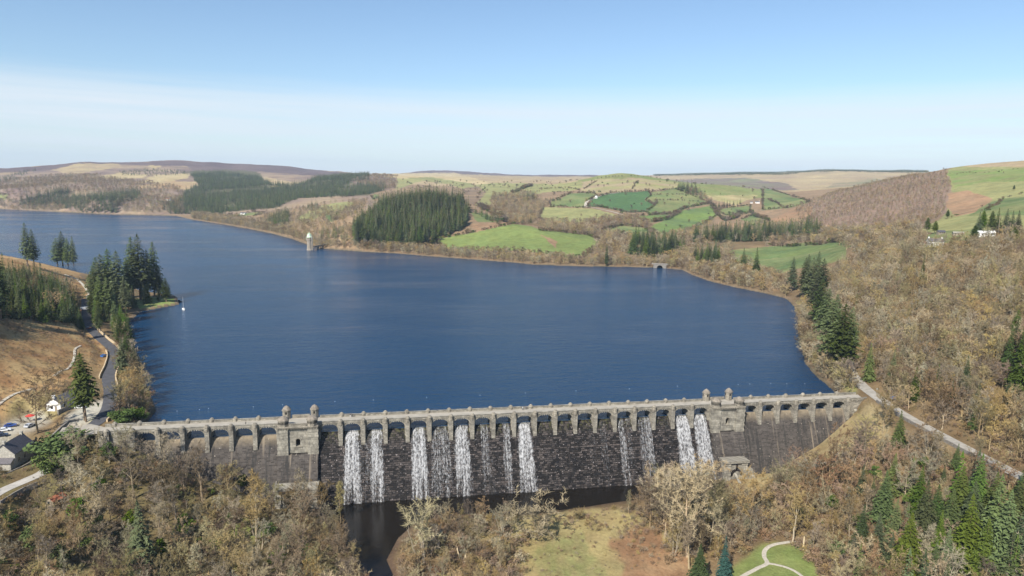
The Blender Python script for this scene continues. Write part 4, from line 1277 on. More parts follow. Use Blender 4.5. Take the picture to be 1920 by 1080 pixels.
# ---- vehicles
def car_paint(name, c):
    m = plain(name, c, .35, .05, 2, spec=.6)
    m.node_tree.nodes['Principled BSDF'].inputs['Coat Weight'].default_value = .6
    return m
def make_car(paint, label, x, y, z, rz, van=False):
    t = empty('parked_van' if van else 'parked_car', (x, y, z), rz)
    L, W = (5.2, 2.0) if van else (4.3, 1.78)
    bm = bmesh.new()
    if van: side = [(-L / 2, .35), (L / 2, .35), (L / 2, .95), (L / 2 - .25, 1.15), (L / 2 - 1.2, 1.95), (L / 2 - 1.5, 2.1), (-L / 2 + .1, 2.1), (-L / 2, 1.9)]
    else: side = [(-L / 2, .35), (L / 2, .35), (L / 2, .68), (L / 2 - .2, .82), (L / 2 - 1.15, .95), (L / 2 - 1.85, 1.42), (-L / 2 + 1.0, 1.45), (-L / 2 + .35, 1.0), (-L / 2, .9)]
    prism(bm, [(p[1], p[0]) for p in side] if False else side, 'y', -W / 2, W / 2)
    bmesh.ops.bevel(bm, geom=[e for e in bm.edges], offset=.06, segments=2, affect='EDGES')
    obj('body', bm, paint, t)
    # glass: windscreen, rear window and two side windows, each a plate just proud of the body
    a, b_ = (side[4], side[5]) if not van else (side[3], side[4])
    def plate(p, q, y0, y1):
        bm2 = bmesh.new()
        n = Vector((q[1] - p[1], 0, -(q[0] - p[0]))).normalized() * .025
        if n.z < 0: n = -n
        v = [Vector((p[0], y0, p[1])) + n, Vector((p[0], y1, p[1])) + n, Vector((q[0], y1, q[1])) + n, Vector((q[0], y0, q[1])) + n]
        bm2.faces.new([bm2.verts.new(k) for k in v])
        obj('window', bm2, M_GLASS, t)
    def lerp(p, q, f): return (p[0] + (q[0] - p[0]) * f, p[1] + (q[1] - p[1]) * f)
    plate(lerp(a, b_, .12), lerp(a, b_, .92), -W / 2 + .18, W / 2 - .18)
    if not van: plate(lerp(side[7], side[6], .1), lerp(side[7], side[6], .9), -W / 2 + .18, W / 2 - .18)
    for s in (-1, 1):
        bm2 = bmesh.new()
        yy = s * (W / 2 + .012)
        q = [(L / 2 - 1.45, .98), (L / 2 - 1.95, 1.36), (-L / 2 + 1.1, 1.37), (-L / 2 + .7, 1.0)] if not van else [(L / 2 - .7, 1.25), (L / 2 - 1.35, 1.85), (L / 2 - 2.1, 1.85), (L / 2 - 2.1, 1.25)]
        f = [bm2.verts.new((k[0], yy, k[1])) for k in q]
        bm2.faces.new(f if s < 0 else f[::-1])
        obj('window', bm2, M_GLASS, t)
        for xx in (-L / 2 + .8, L / 2 - .8):
            b3 = bmesh.new()
            prism(b3, [(xx + .33 * math.cos(k), .33 + .33 * math.sin(k)) for k in np.linspace(0, 2 * math.pi, 13)[:-1]], 'y', s * W / 2 - (.2 if s > 0 else .02), s * W / 2 + (.02 if s > 0 else .2))
            obj('wheel', b3, M_TYRE, t)
    tag(t, label, 'van' if van else 'car')
    return t
def car_at(px, py, paint, label, rz, zz=None, van=False):
    p = hit(px, py) if zz is None else Vector(at_z(px, py, zz))
    return make_car(paint, label, p.x, p.y, p.z + .08, rz, van)
P_BLUE = car_paint('blue_paint', (.025, .07, .28)); P_WHITE = car_paint('white_paint', (.75, .76, .78)); P_DARK = car_paint('dark_paint', (.02, .03, .06))
P_TEAL = car_paint('bright_blue_paint', (.03, .13, .38)); P_SILV = car_paint('silver_paint', (.45, .46, .48)); P_RED = car_paint('maroon_paint', (.16, .03, .025))
car_at(20, 801, P_BLUE, 'blue car parked at the far end of the gravel lot', .35)
car_at(9, 809, P_WHITE, 'white car parked between two blue cars in the gravel lot', .35)
car_at(3, 819, P_DARK, 'dark blue car parked nearest the stone cottage in the gravel lot', .35)
car_at(56, 801, P_SILV, 'silver car standing alone by the red canopy', 1.3)
car_at(151, 766, P_WHITE, 'white car parked below the white cottage terrace', .1, 3.65)
car_at(1677, 750, P_TEAL, 'bright blue car on the road by the right dam end', -.9)
car_at(167, 617, P_RED, 'maroon car driving on the shaded left road', 1.4)
car_at(160, 581, P_WHITE, 'white van by the road under the left conifers', .6, 4.95, True)
car_at(196, 669, P_TEAL, 'blue car in the shaded layby on the inner road bend', 1.2, 4.3)

# ---- red canopy, signs, poles
p = Vector(at_z(57, 789, 2.4))
t = empty('parasol', p)
bm = bmesh.new(); lathe(bm, [(.05, 0), (.05, 2.6)], 0, 0, 6); obj('pole', bm, M_WOOD, t)
bm = bmesh.new(); lathe(bm, [(1.75, 2.1), (1.8, 2.15), (.9, 2.6), (0, 2.95)], 0, 0, 8); obj('canopy', bm, M_RED, t)
bm = bmesh.new(); lathe(bm, [(.55, 0), (.5, .12)], 0, 0, 8); obj('base', bm, M_GREYWALL, t)
tag(t, 'red parasol at the edge of the gravel lot', 'parasol')
for px, py, w, lab in ((1586, 716, 2.3, 'larger white notice board on the lawn at the right dam end'), (1594, 719, 1.3, 'smaller white notice board at the lawn edge by the right road')):
    p = hit(px, py)
    t = empty('notice_board', p, .25)
    bm = bmesh.new(); box(bm, -w / 2, w / 2, -.04, .04, .7, 2.0); obj('panel', bm, M_WHITE, t)
    for s in (-1, 1):
        bm = bmesh.new(); box(bm, s * w * .42 - .05, s * w * .42 + .05, .042, .14, -.2, 2.1); obj('post', bm, M_WOOD, t)
    tag(t, lab, 'notice board')
for px, py, h, lab, zz in ((158, 789, 10.5, 'grey trunk pole beside the yard below the white cottage', None), (1, 800, 9, 'brown wooden pole at the left edge of the gravel lot', None), (1871, 441, 17, 'tall pale pole among the hillside conifers', 450)):
    p = hit(px, py, zz or 80)
    bm = bmesh.new(); lathe(bm, [(.34 if h == 10.5 else .22, -.5), (.26 if h == 10.5 else .15, h * .8), (.13, h)], 0, 0, 7)
    o = obj('pole', bm, M_WOOD); o.location = p
    tag(o, lab, 'pole')
# broken trunks left standing
for px, py, h, lean, lab in ((540, 1037, 5.5, .5, 'pale broken tree trunk standing in the left foreground wood'), (862, 1052, 4.2, -.9, 'left of two pale snapped trunks beside the meadow'), (872, 1053, 3.6, .3, 'right of two pale snapped trunks beside the meadow'), (1506, 1030, 4.6, 0, 'pale bare post at the right edge of the park lawn')):
    p = hit(px, py)
    t_ = bmesh.new()
    n = 7
    rings = []
    for k, (z, r) in enumerate(((-.5, .5), (0, .42), (h * .4, .3), (h * .75, .27), (h, .2))):
        rings.append([t_.verts.new((r * math.cos(6.283 * j / n) + lean * max(0, z / h) ** 1.5, r * math.sin(6.283 * j / n), z + (random.uniform(-.4, .5) if k == 4 else 0))) for j in range(n)])
    for a, b_ in zip(rings[:-1], rings[1:]):
        for j in range(n): t_.faces.new([a[j], a[(j + 1) % n], b_[(j + 1) % n], b_[j]])
    t_.faces.new(rings[-1])
    o = obj('broken_trunk', t_, plain('bare_wood', (.52, .42, .27), .85, .2, 1.5)); o.location = p
    tag(o, lab, 'trunk')
    NO_TREE.append((p.x, p.y, 2.5)); NO_TREE.append((p.x + (CAM[0] - p.x) * .02, p.y + (CAM[1] - p.y) * .02, 2.5))
# white dome-shaped stone by the right road
for px, py, r, lab in ((1669, 733, 1.3, 'pale boulder beside the right road under the conifers'), (1645, 731, .6, 'small pale stone by the road junction on the right'), (1604, 771, 1.1, 'pale stone block at the foot of the right end wall')):
    p = hit(px, py)
    bm = bmesh.new(); bmesh.ops.create_icosphere(bm, subdivisions=2, radius=r)
    for v in bm.verts: v.co *= 1 + .25 * perlin(np.array([v.co.x * 1.3 + px]), np.array([v.co.y * 1.3 + v.co.z]), 2)[0]
    o = obj('boulder', bm, M_PALE); o.location = p + Vector((0, 0, r * .3)); tag(o, lab, 'boulder')

# ---- straining tower in the lake
b0 = at_z(580.5, 469, 0)
t = empty('straining_tower', b0, 0)
bm = bmesh.new()
lathe(bm, [(5.6, -6), (5.4, .2), (4.7, 1.6), (4.5, 3), (4.3, 14.5), (4.45, 14.7), (4.45, 15.5), (4.9, 16.2), (5.0, 17.6), (4.4, 17.7), (4.1, 20.3)], 0, 0, 20)
obj('tower_wall', bm, M_TOWERST, t)
bm = bmesh.new()
lathe(bm, [(4.7, 20.2), (4.75, 20.6), (3.9, 22.4), (2.6, 24.3), (1.6, 25.6), (1.0, 26.4), (.35, 28.4), (0, 29.6)], 0, 0, 16)
rf = obj('roof', bm, M_COPPER, t)
for a in (.3, 1.9, 3.4, 5.0):
    bm = bmesh.new(); x, y = 2.9 * math.cos(a), 2.9 * math.sin(a)
    lathe(bm, [(.65, 22), (.6, 25.0), (.7, 25.1), (0, 27.2)], x, y, 8); obj('dormer', bm, M_COPPER, rf)
for k in range(10):
    a = k * .628 + .2
    bm = bmesh.new()
    cxx, cyy = 4.27 * math.cos(a), 4.27 * math.sin(a); tx, ty = -math.sin(a), math.cos(a)
    bm.faces.new([bm.verts.new((cxx + tx * s, cyy + ty * s, zz)) for s, zz in ((-.5, 18.0), (.5, 18.0), (.5, 20.0), (-.5, 20.0))])
    obj('window', bm, M_HOLE, t)
bm = bmesh.new(); lathe(bm, [(1.7, -6), (1.6, 17.4), (1.85, 17.6), (1.85, 18.0), (1.6, 18.2)], 4.9, -1.4, 12); st = obj('stair_turret', bm, M_TOWERST, t)
bm = bmesh.new(); lathe(bm, [(2.0, 18.0), (1.6, 20), (.8, 23.2), (0, 26.2)], 4.9, -1.4, 12); obj('roof', bm, M_PALE, st)
bm = bmesh.new(); lathe(bm, [(1.25, 15), (1.2, 18.8), (1.4, 19), (0, 22.4)], -4.6, -1.2, 10); obj('corner_turret', bm, M_PALE, t)
t.scale = (.82, .82, .93)
tag(t, 'slim round stone tower with pale green spires standing in the lake', 'tower')
b1 = at_z(612, 464, 0)
t = empty('footbridge', b0 + np.array([5.5, 0, 0]), math.atan2(b1[1] - b0[1], b1[0] - b0[0] - 5.5))
ln = math.hypot(b1[0] - b0[0] - 5.5, b1[1] - b0[1]) + 6
bm = bmesh.new(); box(bm, -1, ln, -1.6, 1.6, 3.6, 4.6); obj('deck', bm, M_TOWERST, t)
for s in (-1.6, 1.3):
    bm = bmesh.new(); box(bm, -1, ln, s, s + .3, 4.603, 5.6); obj('parapet', bm, M_TOWERST, t)
for k in range(3):
    bm = bmesh.new(); xk = ln * (.3 + .33 * k); box(bm, xk - .9, xk + .9, -1.4, 1.4, -5, 3.597); obj('pier', bm, M_TOWERST, t)
tag(t, 'short stone footbridge from the lake tower to the bank', 'bridge')

# ---- stone road bridge at the head of the bay
b0 = at_z(1237, 503, 0)
t = empty('stone_bridge', b0, .42 * 0 - .35)
bm = bmesh.new()
arc = [(3.6 * math.cos(k), .2 + 3.5 * math.sin(k)) for k in np.linspace(math.pi, 0, 15)]
L_, T_ = 8.0, 4.7
for i in range(14):
    prism(bm, [arc[i], arc[i + 1], (arc[i + 1][0], T_), (arc[i][0], T_)], 'y', 0, 7)
box(bm, -L_, -3.6, 0, 7, -3, T_); box(bm, 3.6, L_, 0, 7, -3, T_)
obj('arch_wall', bm, M_GREYWALL, t)
for y0 in (-.15, 6.65):
    bm = bmesh.new(); box(bm, -L_ - 2, L_ + 2, y0, y0 + .5, T_ + .003, T_ + .95); obj('parapet', bm, M_GREYWALL, t)
bm = bmesh.new(); box(bm, -L_ - 2, L_ + 2, .352, 6.648, T_ + .002, T_ + .12); obj('roadway', bm, M_LANE, t)
bm = bmesh.new(); box(bm, -3.6, 3.6, 7.2, 8.0, -3, 4.5); obj('arch_shade_panel', bm, M_HOLE, t)  # near-black panel behind the arch, its colour stands in for the opening's shade
tag(t, 'small stone road bridge with one dark arch at the head of the bay', 'bridge')
NO_TREE.append((b0[0], b0[1], 13))

# ---- boats and buoys
b0 = at_z(344, 581, 0)
t = empty('sailboat', b0, 1.9)
bm = bmesh.new()
st_ = [(-2.9, .75), (-1.5, 1.05), (.3, 1.1), (1.8, .75), (3.1, .03)]
rows = []
for x, w_ in st_:
    rows.append([bm.verts.new((x, s * w_ * k, z)) for s, k, z in ((-1, 1, .95), (-1, .8, .2), (0, 0, -.3), (1, .8, .2), (1, 1, .95))])
for a, b_ in zip(rows[:-1], rows[1:]):
    for i in range(4): bm.faces.new([a[i], b_[i], b_[i + 1], a[i + 1]])
for a, b_ in zip(rows[:-1], rows[1:]): bm.faces.new([a[0], a[4], b_[4], b_[0]])
bm.faces.new(rows[0])
obj('hull', bm, M_WHITE, t)
bm = bmesh.new(); lathe(bm, [(.08, .5), (.05, 10.2)], .4, 0, 6); obj('mast', bm, M_WHITE, t)
bm = bmesh.new(); box(bm, -2.6, .3, -.08, .08, 1.5, 1.75); obj('boom', bm, M_RUSTROOF, t)
bm = bmesh.new(); box(bm, -.4, 1.5, -.6, .6, .95, 1.35); obj('cabin', bm, M_WHITE, t)
tag(t, 'small white sailboat with bare mast moored off the wooded point', 'sailboat')
b0 = at_z(336, 566, 0)
bm = bmesh.new(); box(bm, -1.8, 1.8, -1.3, 1.3, -.3, .6); box(bm, -.9, .9, -.6, .6, .603, 1.6)
bmesh.ops.bevel(bm, geom=list(bm.edges), offset=.08, segments=1, affect='EDGES')
o = obj('landing_raft', bm, M_TYRE); o.location = b0; tag(o, 'dark landing raft off the tip of the wooded point', 'raft')
bm = bmesh.new(); lathe(bm, [(0, -.25), (.14, -.1), (.18, .03), (.14, .12), (.04, .18), (0, .2)], 0, 0, 10, smooth=True)
buoy = obj('buoy', bm, plain('buoy_plastic', (.36, .38, .41), .5, .1))
spots = [(332, 771), (374, 768), (391, 766), (475, 763), (530, 759), (628, 753), (700, 750), (800, 745), (900, 741), (985, 737), (1080, 733), (1180, 729), (1270, 724), (1384, 721), (1406, 720), (1445, 719), (1475, 719), (1509, 719)]
for i, (x, y) in enumerate(spots):
    o = buoy if i == 0 else copy_tree(buoy)
    o.location = at_z(x, y, 0)
    tag(o, 'white buoy in the line across the water behind the dam', 'buoy', 'buoys strung across the water behind the dam')
for (x, y), lab in (((314, 597), 'white mooring buoy between the left trees and the sailboat'), ((319, 579), 'white mooring buoy close to the wooded point')):
    o = copy_tree(buoy); o.location = at_z(x, y, 0)
    tag(o, lab, 'buoy'); del o['group']

# ---- people on the dam road
def person(x, y, z, rz, coat, legs, label, stride=.18):
    sk = plain('skin', (.42, .27, .2), .7, .05); hair = plain('hair', (.05, .035, .025), .8, .1)
    J = [((0, 0, .95), .15), ((0, 0, 1.15), .14), ((0, 0, 1.38), .17), ((0, 0, 1.5), .06), ((0, .01, 1.6), .095), ((0, .01, 1.7), .085)]
    E_ = [(0, 1), (1, 2), (2, 3), (3, 4), (4, 5)]
    for s in (-1, 1):
        i = len(J)
        J += [((s * .1, 0, .9), .1), ((s * .11, s * stride * .5 + .04, .5), .075), ((s * .11, s * stride, .08), .05), ((s * .12, s * stride + .16, .04), .04)]
        E_ += [(0, i), (i, i + 1), (i + 1, i + 2), (i + 2, i + 3)]
        k = len(J)
        J += [((s * .21, 0, 1.4), .065), ((s * .26, -s * .08, 1.13), .05), ((s * .25, -s * .05 + .1, .9), .037), ((s * .25, .13 - s * .05, .82), .03)]
        E_ += [(2, k), (k, k + 1), (k + 1, k + 2), (k + 2, k + 3)]
    me = bpy.data.meshes.new('person')
    me.from_pydata([j[0] for j in J], E_, [])
    o = bpy.data.objects.new('person', me)
    COL.objects.link(o)
    o.modifiers.new('skin', 'SKIN')
    me.skin_vertices[0].data[0].use_root = True
    for i, j in enumerate(J): me.skin_vertices[0].data[i].radius = (j[1], j[1])
    o.modifiers.new('sub', 'SUBSURF').levels = 1
    o.modifiers['sub'].render_levels = 1
    m, nt_, b = nmat('clothes')
    tcn = nd(nt_, 'ShaderNodeTexCoord'); sp = nd(nt_, 'ShaderNodeSeparateXYZ'); nt_.links.new(tcn.outputs['Object'], sp.inputs[0])
    r_ = ramp(nt_, mth(nt_, 'DIVIDE', sp.outputs['Z'], 1.8), [(0, (.02, .02, .02)), (.05, legs), (.52, coat), (.83, (.42, .27, .2))], 'CONSTANT')
    nt_.links.new(r_, b.inputs['Base Color'])
    me.materials.append(m)
    bm = bmesh.new(); bmesh.ops.create_icosphere(bm, subdivisions=2, radius=.11)
    for v in bm.verts: v.co = Vector((v.co.x, v.co.y - .02, v.co.z * .8 + 1.73))
    obj('hair', bm, hair, o)
    o.location = (x, y, z); o.rotation_euler = (0, 0, rz)
    tag(o, label, 'person')
def on_deck(px, py): return at_z(px, py, 4.32)
for px, py, c, l, rz, lab in ((657, 782, (.03, .03, .06), (.6, .6, .62), 1.5, 'person in a dark top and pale trousers walking on the dam road'), (662, 781, (.04, .025, .03), (.03, .03, .04), 1.5, 'person all in dark clothes walking beside one in pale trousers'),
                              (980, 769, (.65, .66, .7), (.03, .03, .05), -1.4, 'person in a white top on the dam road near the middle cascade'), (986, 768, (.1, .11, .17), (.08, .09, .12), -1.4, 'person in a grey blue coat next to the white topped walker'), (461, 797, (.02, .02, .025), (.02, .02, .025), 1.6, 'lone person in black on the dam road left of the first tower')):
    q = on_deck(px, py)
    person(q[0], min(max(q[1], .8), 6.4), 4.3, rz, c, l, lab)
# ================================================================ trees
class Tris:
    def __init__(s): s.v = []; s.f = []; s.m = []
    def tube(s, pts, rad, n=4, m=0):
        base = len(s.v)
        for i, p in enumerate(pts):
            p = Vector(p)
            a = Vector(pts[min(i + 1, len(pts) - 1)]) - Vector(pts[max(i - 1, 0)])
            a.normalize()
            u = a.orthogonal().normalized(); w = a.cross(u)
            for k in range(n):
                t = 2 * math.pi * k / n
                s.v.append(p + (u * math.cos(t) + w * math.sin(t)) * rad[i])
        for i in range(len(pts) - 1):
            for k in range(n):
                a = base + i * n + k; b = base + i * n + (k + 1) % n
                s.f.append((a, b, b + n, a + n)); s.m.append(m)
    def tri(s, a, b, c, m=0):
        i = len(s.v); s.v += [a, b, c]; s.f.append((i, i + 1, i + 2)); s.m.append(m)
    def quad(s, a, b, c, d, m=0):
        i = len(s.v); s.v += [a, b, c, d]; s.f.append((i, i + 1, i + 2, i + 3)); s.m.append(m)
    def mesh(s, name, mats):
        me = bpy.data.meshes.new(name)
        me.from_pydata([tuple(p) for p in s.v], [], s.f)
        for m in mats: me.materials.append(m)
        me.polygons.foreach_set('material_index', s.m)
        return me


def rv(r=random): 
    while True:
        v = Vector((r.uniform(-1, 1), r.uniform(-1, 1), r.uniform(-1, 1)))
        if .05 < v.length < 1: return v.normalized()


def bare_tree(seed, h=14.0, spread=.42, stems=1, limbs=7, twigs=16, tw=.085, tl=1.0, upright=.55, low=.22, nb=5, far=False):
    """trunk and limbs in one mesh, fine branches and twigs in the other"""
    r = random.Random(seed)
    T, K = Tris(), Tris()
    R = h * spread
    for st in range(stems):
        a0 = r.uniform(0, 6.28)
        lean = Vector((math.cos(a0), math.sin(a0), 0)) * (r.uniform(.02, .07) if stems == 1 else r.uniform(.12, .3))
        hh = h * (r.uniform(.78, .9) if stems == 1 else r.uniform(.65, .9))
        n = 7
        P = []
        off = Vector((math.cos(a0), math.sin(a0), 0)) * (0 if stems == 1 else .3)
        wob = Vector((0, 0, 0))
        for i in range(n):
            t = i / (n - 1)
            P.append(off + lean * hh * t + wob + Vector((0, 0, hh * t - (.5 if i == 0 else 0))))
            wob = wob + Vector((r.uniform(-1, 1), r.uniform(-1, 1), 0)) * h * .016
        r0 = h * (.021 if stems == 1 else .014)
        r0 *= .95
        T.tube(P, [r0 * (1.25 if i == 0 else 1) * (1 - .86 * i / (n - 1)) for i in range(n)], 5 if not far else 3)
        nl = max(3, limbs // stems)
        for l in range(nl):
            t = low + (1 - low) * (l + r.random()) / nl
            t = min(t, .99)
            k = t * (n - 1); i = int(min(k, n - 2)); f = k - i
            b = P[i].lerp(P[i + 1], f)
            a = a0 + l * 2.4 + r.uniform(-.5, .5)
            # crown outline: widest a little above the middle
            prof = math.sin(math.pi * min(1, (t - low * .6) / (1.12 - low * .6))) ** .7
            ln = max(.18 * R, R * (.35 + .75 * prof)) * r.uniform(.8, 1.15)
            el = upright + .5 * t + r.uniform(-.2, .2)
            d = Vector((math.cos(a) * math.cos(el), math.sin(a) * math.cos(el), math.sin(el)))
            L = [b]
            p = b
            for q in range(4):
                d = (d + rv(r) * .22 + Vector((0, 0, .07))).normalized()
                p = p + d * ln / 4
                L.append(p)
            rl = r0 * (.42 - .25 * t)
            (T).tube(L, [rl, rl * .72, rl * .5, rl * .3, rl * .12], 3)
            for q in range(nb):
                u = .25 + .75 * (q + r.random()) / nb
                kk = u * 4; ii = int(min(kk, 3)); bb = L[ii].lerp(L[ii + 1], kk - ii)
                dd = (d * .55 + rv(r) * .9 + Vector((0, 0, .22))).normalized()
                bl = ln * r.uniform(.3, .55)
                e1 = bb + dd * bl * .5; dd2 = (dd + rv(r) * .4 + Vector((0, 0, .1))).normalized(); e2 = e1 + dd2 * bl * .5
                if not far: K.tube([bb, e1, e2], [min(.07, rl * .3), min(.045, rl * .2), .012], 3)
                for w in range(twigs):
                    s = r.random() ** .8
                    c = bb.lerp(e1, s * 2) if s < .5 else e1.lerp(e2, s * 2 - 1)
                    td = (dd2 * .5 + rv(r) + Vector((0, 0, .25))).normalized()
                    x = td.cross(rv(r))
                    if x.length < .1: continue
                    x.normalize()
                    l_ = tl * r.uniform(.5, 1.3)
                    wd = tw * r.uniform(.6, 1.3)
                    K.tri(c - x * wd, c + x * wd, c + td * l_)
    return T, K


def conifer(seed, h=20.0, width=.2, whorls=22, boughs=9, bare=.06, droop=.35, ragged=.25, fan=4, top=1.0, leafw=.34):
    r = random.Random(seed)
    T, K = Tris(), Tris()
    lean = Vector((r.uniform(-.02, .02), r.uniform(-.02, .02), 0))
    P = [lean * h * t + Vector((0, 0, h * t - (.6 if t == 0 else 0))) for t in (0, .3, .6, .97)]
    T.tube(P, [h * .017, h * .012, h * .007, .02], 5)
    for w in range(whorls):
        t = bare + (1 - bare) * (w / whorls) ** .92
        z = h * t
        prof = (1 - t) ** top * (1.0 if t > bare + .12 else .55 + .45 * (t - bare) / .12)
        R = h * width * prof + .12
        n = max(4, int(boughs * (.45 + .55 * prof)))
        for b in range(n):
            a = 6.28 * b / n + w * 1.9 + r.uniform(-.3, .3)
            ln = R * (1 + r.uniform(-ragged, ragged))
            dr = droop * r.uniform(.5, 1.3) * (1 - .7 * t)
            d = Vector((math.cos(a), math.sin(a), 0)); sd = Vector((-d.y, d.x, 0))
            c = lean * h * t + Vector((0, 0, z + r.uniform(-.3, .3)))
            tip = c + d * ln + Vector((0, 0, -ln * dr + ln * .1))
            wd = ln * leafw * r.uniform(.8, 1.2) + .1
            mid = c + d * ln * .55 + Vector((0, 0, -ln * dr * .3 + ln * .12))
            K.quad(c + Vector((0, 0, .1)), mid - sd * wd * .6 - Vector((0, 0, wd * .25)), tip, mid + sd * wd * .6 - Vector((0, 0, wd * .25)))
            for q in range(fan):
                s = r.uniform(.25, 1.0)
                o = c.lerp(tip, s) + Vector((0, 0, .12 * ln * (1 - s)))
                sg = r.choice((-1, 1))
                e = o + sd * sg * wd * r.uniform(.6, 1.3) + d * ln * r.uniform(.02, .25) + Vector((0, 0, -r.uniform(.1, .55) * wd - .1))
                x = (d * .7 + Vector((0, 0, r.uniform(-.5, .2)))).normalized() * wd * r.uniform(.22, .4)
                K.tri(o - x, o + x, e)
    # leader
    tp = lean * h + Vector((0, 0, h))
    for k in range(5):
        a = k * 1.26
        e = Vector((math.cos(a), math.sin(a), 0)) * .35
        K.tri(tp + Vector((0, 0, .5)), tp - Vector((0, 0, 1.3)) + e, tp - Vector((0, 0, 1.0)) - e * .3)
    return T, K


def leafy(seed, h=6.0, w=6.0, clumps=26, leaves=60, size=.38, trunk=.15, top_flat=.0):
    """evergreen crown of many leaf sprays gathered in clumps"""
    r = random.Random(seed)
    T, K = Tris(), Tris()
    T.tube([Vector((0, 0, -.5)), Vector((.1, 0, h * .35)), Vector((-.1, .1, h * .7))], [h * .03, h * .02, h * .008], 5)
    for c in range(clumps):
        u = rv(r) * (r.random() ** .4)
        p = Vector((u.x * w * .42, u.y * w * .42, h * (trunk + (1 - trunk) * (.5 + .47 * u.z))))
        T.tube([Vector((0, 0, h * .25)), Vector((p.x * .5, p.y * .5, p.z * .7)), p], [h * .012, h * .008, .015], 3)
        cr = (w + h) * .5 * r.uniform(.12, .2)
        for l in range(leaves):
            q = rv(r)
            o = p + Vector((q.x * cr, q.y * cr, q.z * cr * .8)) * r.random() ** .35
            n = (q * .6 + rv(r) + Vector((0, 0, .4))).normalized()
            x = n.orthogonal().normalized(); x = (x + rv(r) * .8).normalized(); y = n.cross(x)
            s = size * r.uniform(.5, 1.2)
            K.quad(o - x * s, o - y * s * .55, o + x * s, o + y * s * .55)
    return T, K


LIB = bpy.data.collections.new('tree_library')     # never linked to the scene: only a source of copies
PROTO = {}

def add_proto(kind, T, K, bark, leaf, name='tree'):
    PROTO.setdefault(kind, []).append((T.mesh(name + '_trunk', [bark]), K.mesh(name + '_crown', [leaf])))

def add_far(kind, T, K, bark, leaf):
    """one light mesh for the far woods"""
    A = Tris(); A.v = list(T.v) + list(K.v); n = len(T.v)
    A.f = list(T.f) + [tuple(i + n for i in f) for f in K.f]; A.m = [0] * len(T.f) + [1] * len(K.f)
    o = bpy.data.objects.new(kind, A.mesh(kind, [bark, leaf]))
    PROTO.setdefault(kind, []).append(o)

for k in range(5): add_proto('oak', *bare_tree(10 + k, 14, .42 + .03 * (k % 3), 1, 11, 34, .055, 1.0, .42, .2, 6), M_BARK, (M_TWIG, M_LICHEN, M_TWIG, M_DARKTWIG, M_LICHEN)[k])
for k in range(2): add_proto('bigoak', *bare_tree(410 + k, 30, .36, 1, 20, 46, .075, 1.25, .5, .16, 9), M_BARK, M_TWIG)
for k in range(4): add_proto('ash', *bare_tree(30 + k, 16, .27 + .03 * (k % 2), 1, 11, 28, .05, 1.1, .75, .28, 6), M_BARK, (M_TWIG, M_LICHEN, M_DARKTWIG, M_TWIG)[k])
for k in range(3): add_proto('alder', *bare_tree(50 + k, 12, .42, 3 + k % 2, 15, 30, .05, .9, .7, .15, 5), M_BARK, (M_TWIG, M_LICHEN, M_DARKTWIG)[k])
for k in range(2): add_proto('russet', *bare_tree(70 + k, 9, .45, 2, 12, 22, .06, .8, .6, .1, 5), M_BARK, M_RUST)
for k in range(2): add_proto('scrub', *bare_tree(80 + k, 5, .62, 4, 16, 18, .05, .65, .5, .05, 5), M_BARK, M_TWIG)
for k in range(4): add_proto('spruce', *conifer(100 + k, 20, .19 + .02 * (k % 3), 38, 14, .04, .5, .24, 8, 1.0, .22), M_BARKD, M_NEEDLE)
for k in range(3): add_proto('fir', *conifer(120 + k, 28, .17, 40, 13, .2, .35, .42, 8, .62, .25), M_BARKD, M_NEEDLE)
for k in range(2): add_proto('young', *conifer(140 + k, 10, .2, 15, 9, .03, .3, .25, 3), M_BARKD, M_NEEDLE)
add_proto('cedar', *conifer(150, 20, .21, 34, 14, .27, .6, .4, 7, .5, .3), M_BARKD, M_LEAF)
add_proto('blue', *conifer(160, 20, .19, 26, 11, .03, .4, .18, 5), M_BARKD, M_NEEDLEB)
add_proto('cypress', *conifer(170, 20, .10, 26, 10, .02, -.6, .12, 4, .45, .5), M_BARKD, M_NEEDLE)
for k in range(2): add_proto('laurel', *leafy(180 + k, 6, 7.5, 30, 70, .36), M_BARK, M_LEAF)
for k in range(2): add_proto('holly', *leafy(190 + k, 7, 4.5, 22, 70, .3), M_BARK, M_LEAF)
for k in range(4): add_far('far_bare', *bare_tree(210 + k, 11, .42, 1, 9, 8, .16, 1.5, .5, .15, 4, True), M_BARK, (M_TWIG, M_LICHEN, M_TWIG, M_DARKTWIG)[k])
for k in range(5): add_far('mid_bare', *bare_tree(310 + k, 11, .47, 1, 11, 15, .085, 1.0, .45, .15, 5, True), M_BARK, (M_TWIG, M_LICHEN, M_TWIG, M_DARKTWIG, M_LICHEN)[k])
for k in range(2): add_far('mid_rust', *bare_tree(320 + k, 10, .45, 1, 11, 15, .085, 1.0, .5, .15, 5, True), M_BARK, M_RUST)
for k in range(3): add_far('far_rust', *bare_tree(230 + k, 10, .42, 1, 9, 8, .16, 1.4, .5, .15, 4, True), M_BARK, M_RUST)
for k in range(3): add_far('far_spruce', *conifer(240 + k, 20, .2, 13, 7, .03, .5, .25, 1, 1.0, .5), M_BARKD, M_NEEDLE)
for k in range(3): add_far('far_dark', *bare_tree(290 + k, 6, .6, 2, 10, 9, .16, 1.1, .5, .05, 4, True), M_BARKD, M_DARKTWIG)
for k in range(2): add_far('tuft', *bare_tree(260 + k, 1.6, .8, 5, 15, 5, .05, .5, .6, .02, 3, True), M_BARK, M_TWIG)
for k in range(2): add_far('bramble', *bare_tree(270 + k, 1.5, .9, 5, 15, 5, .06, .5, .5, .02, 3, True), M_BARK, M_RUST)
for k in range(2): add_far('bush', *leafy(280 + k, 3.5, 4.5, 10, 22, .42), M_BARK, M_LEAF)
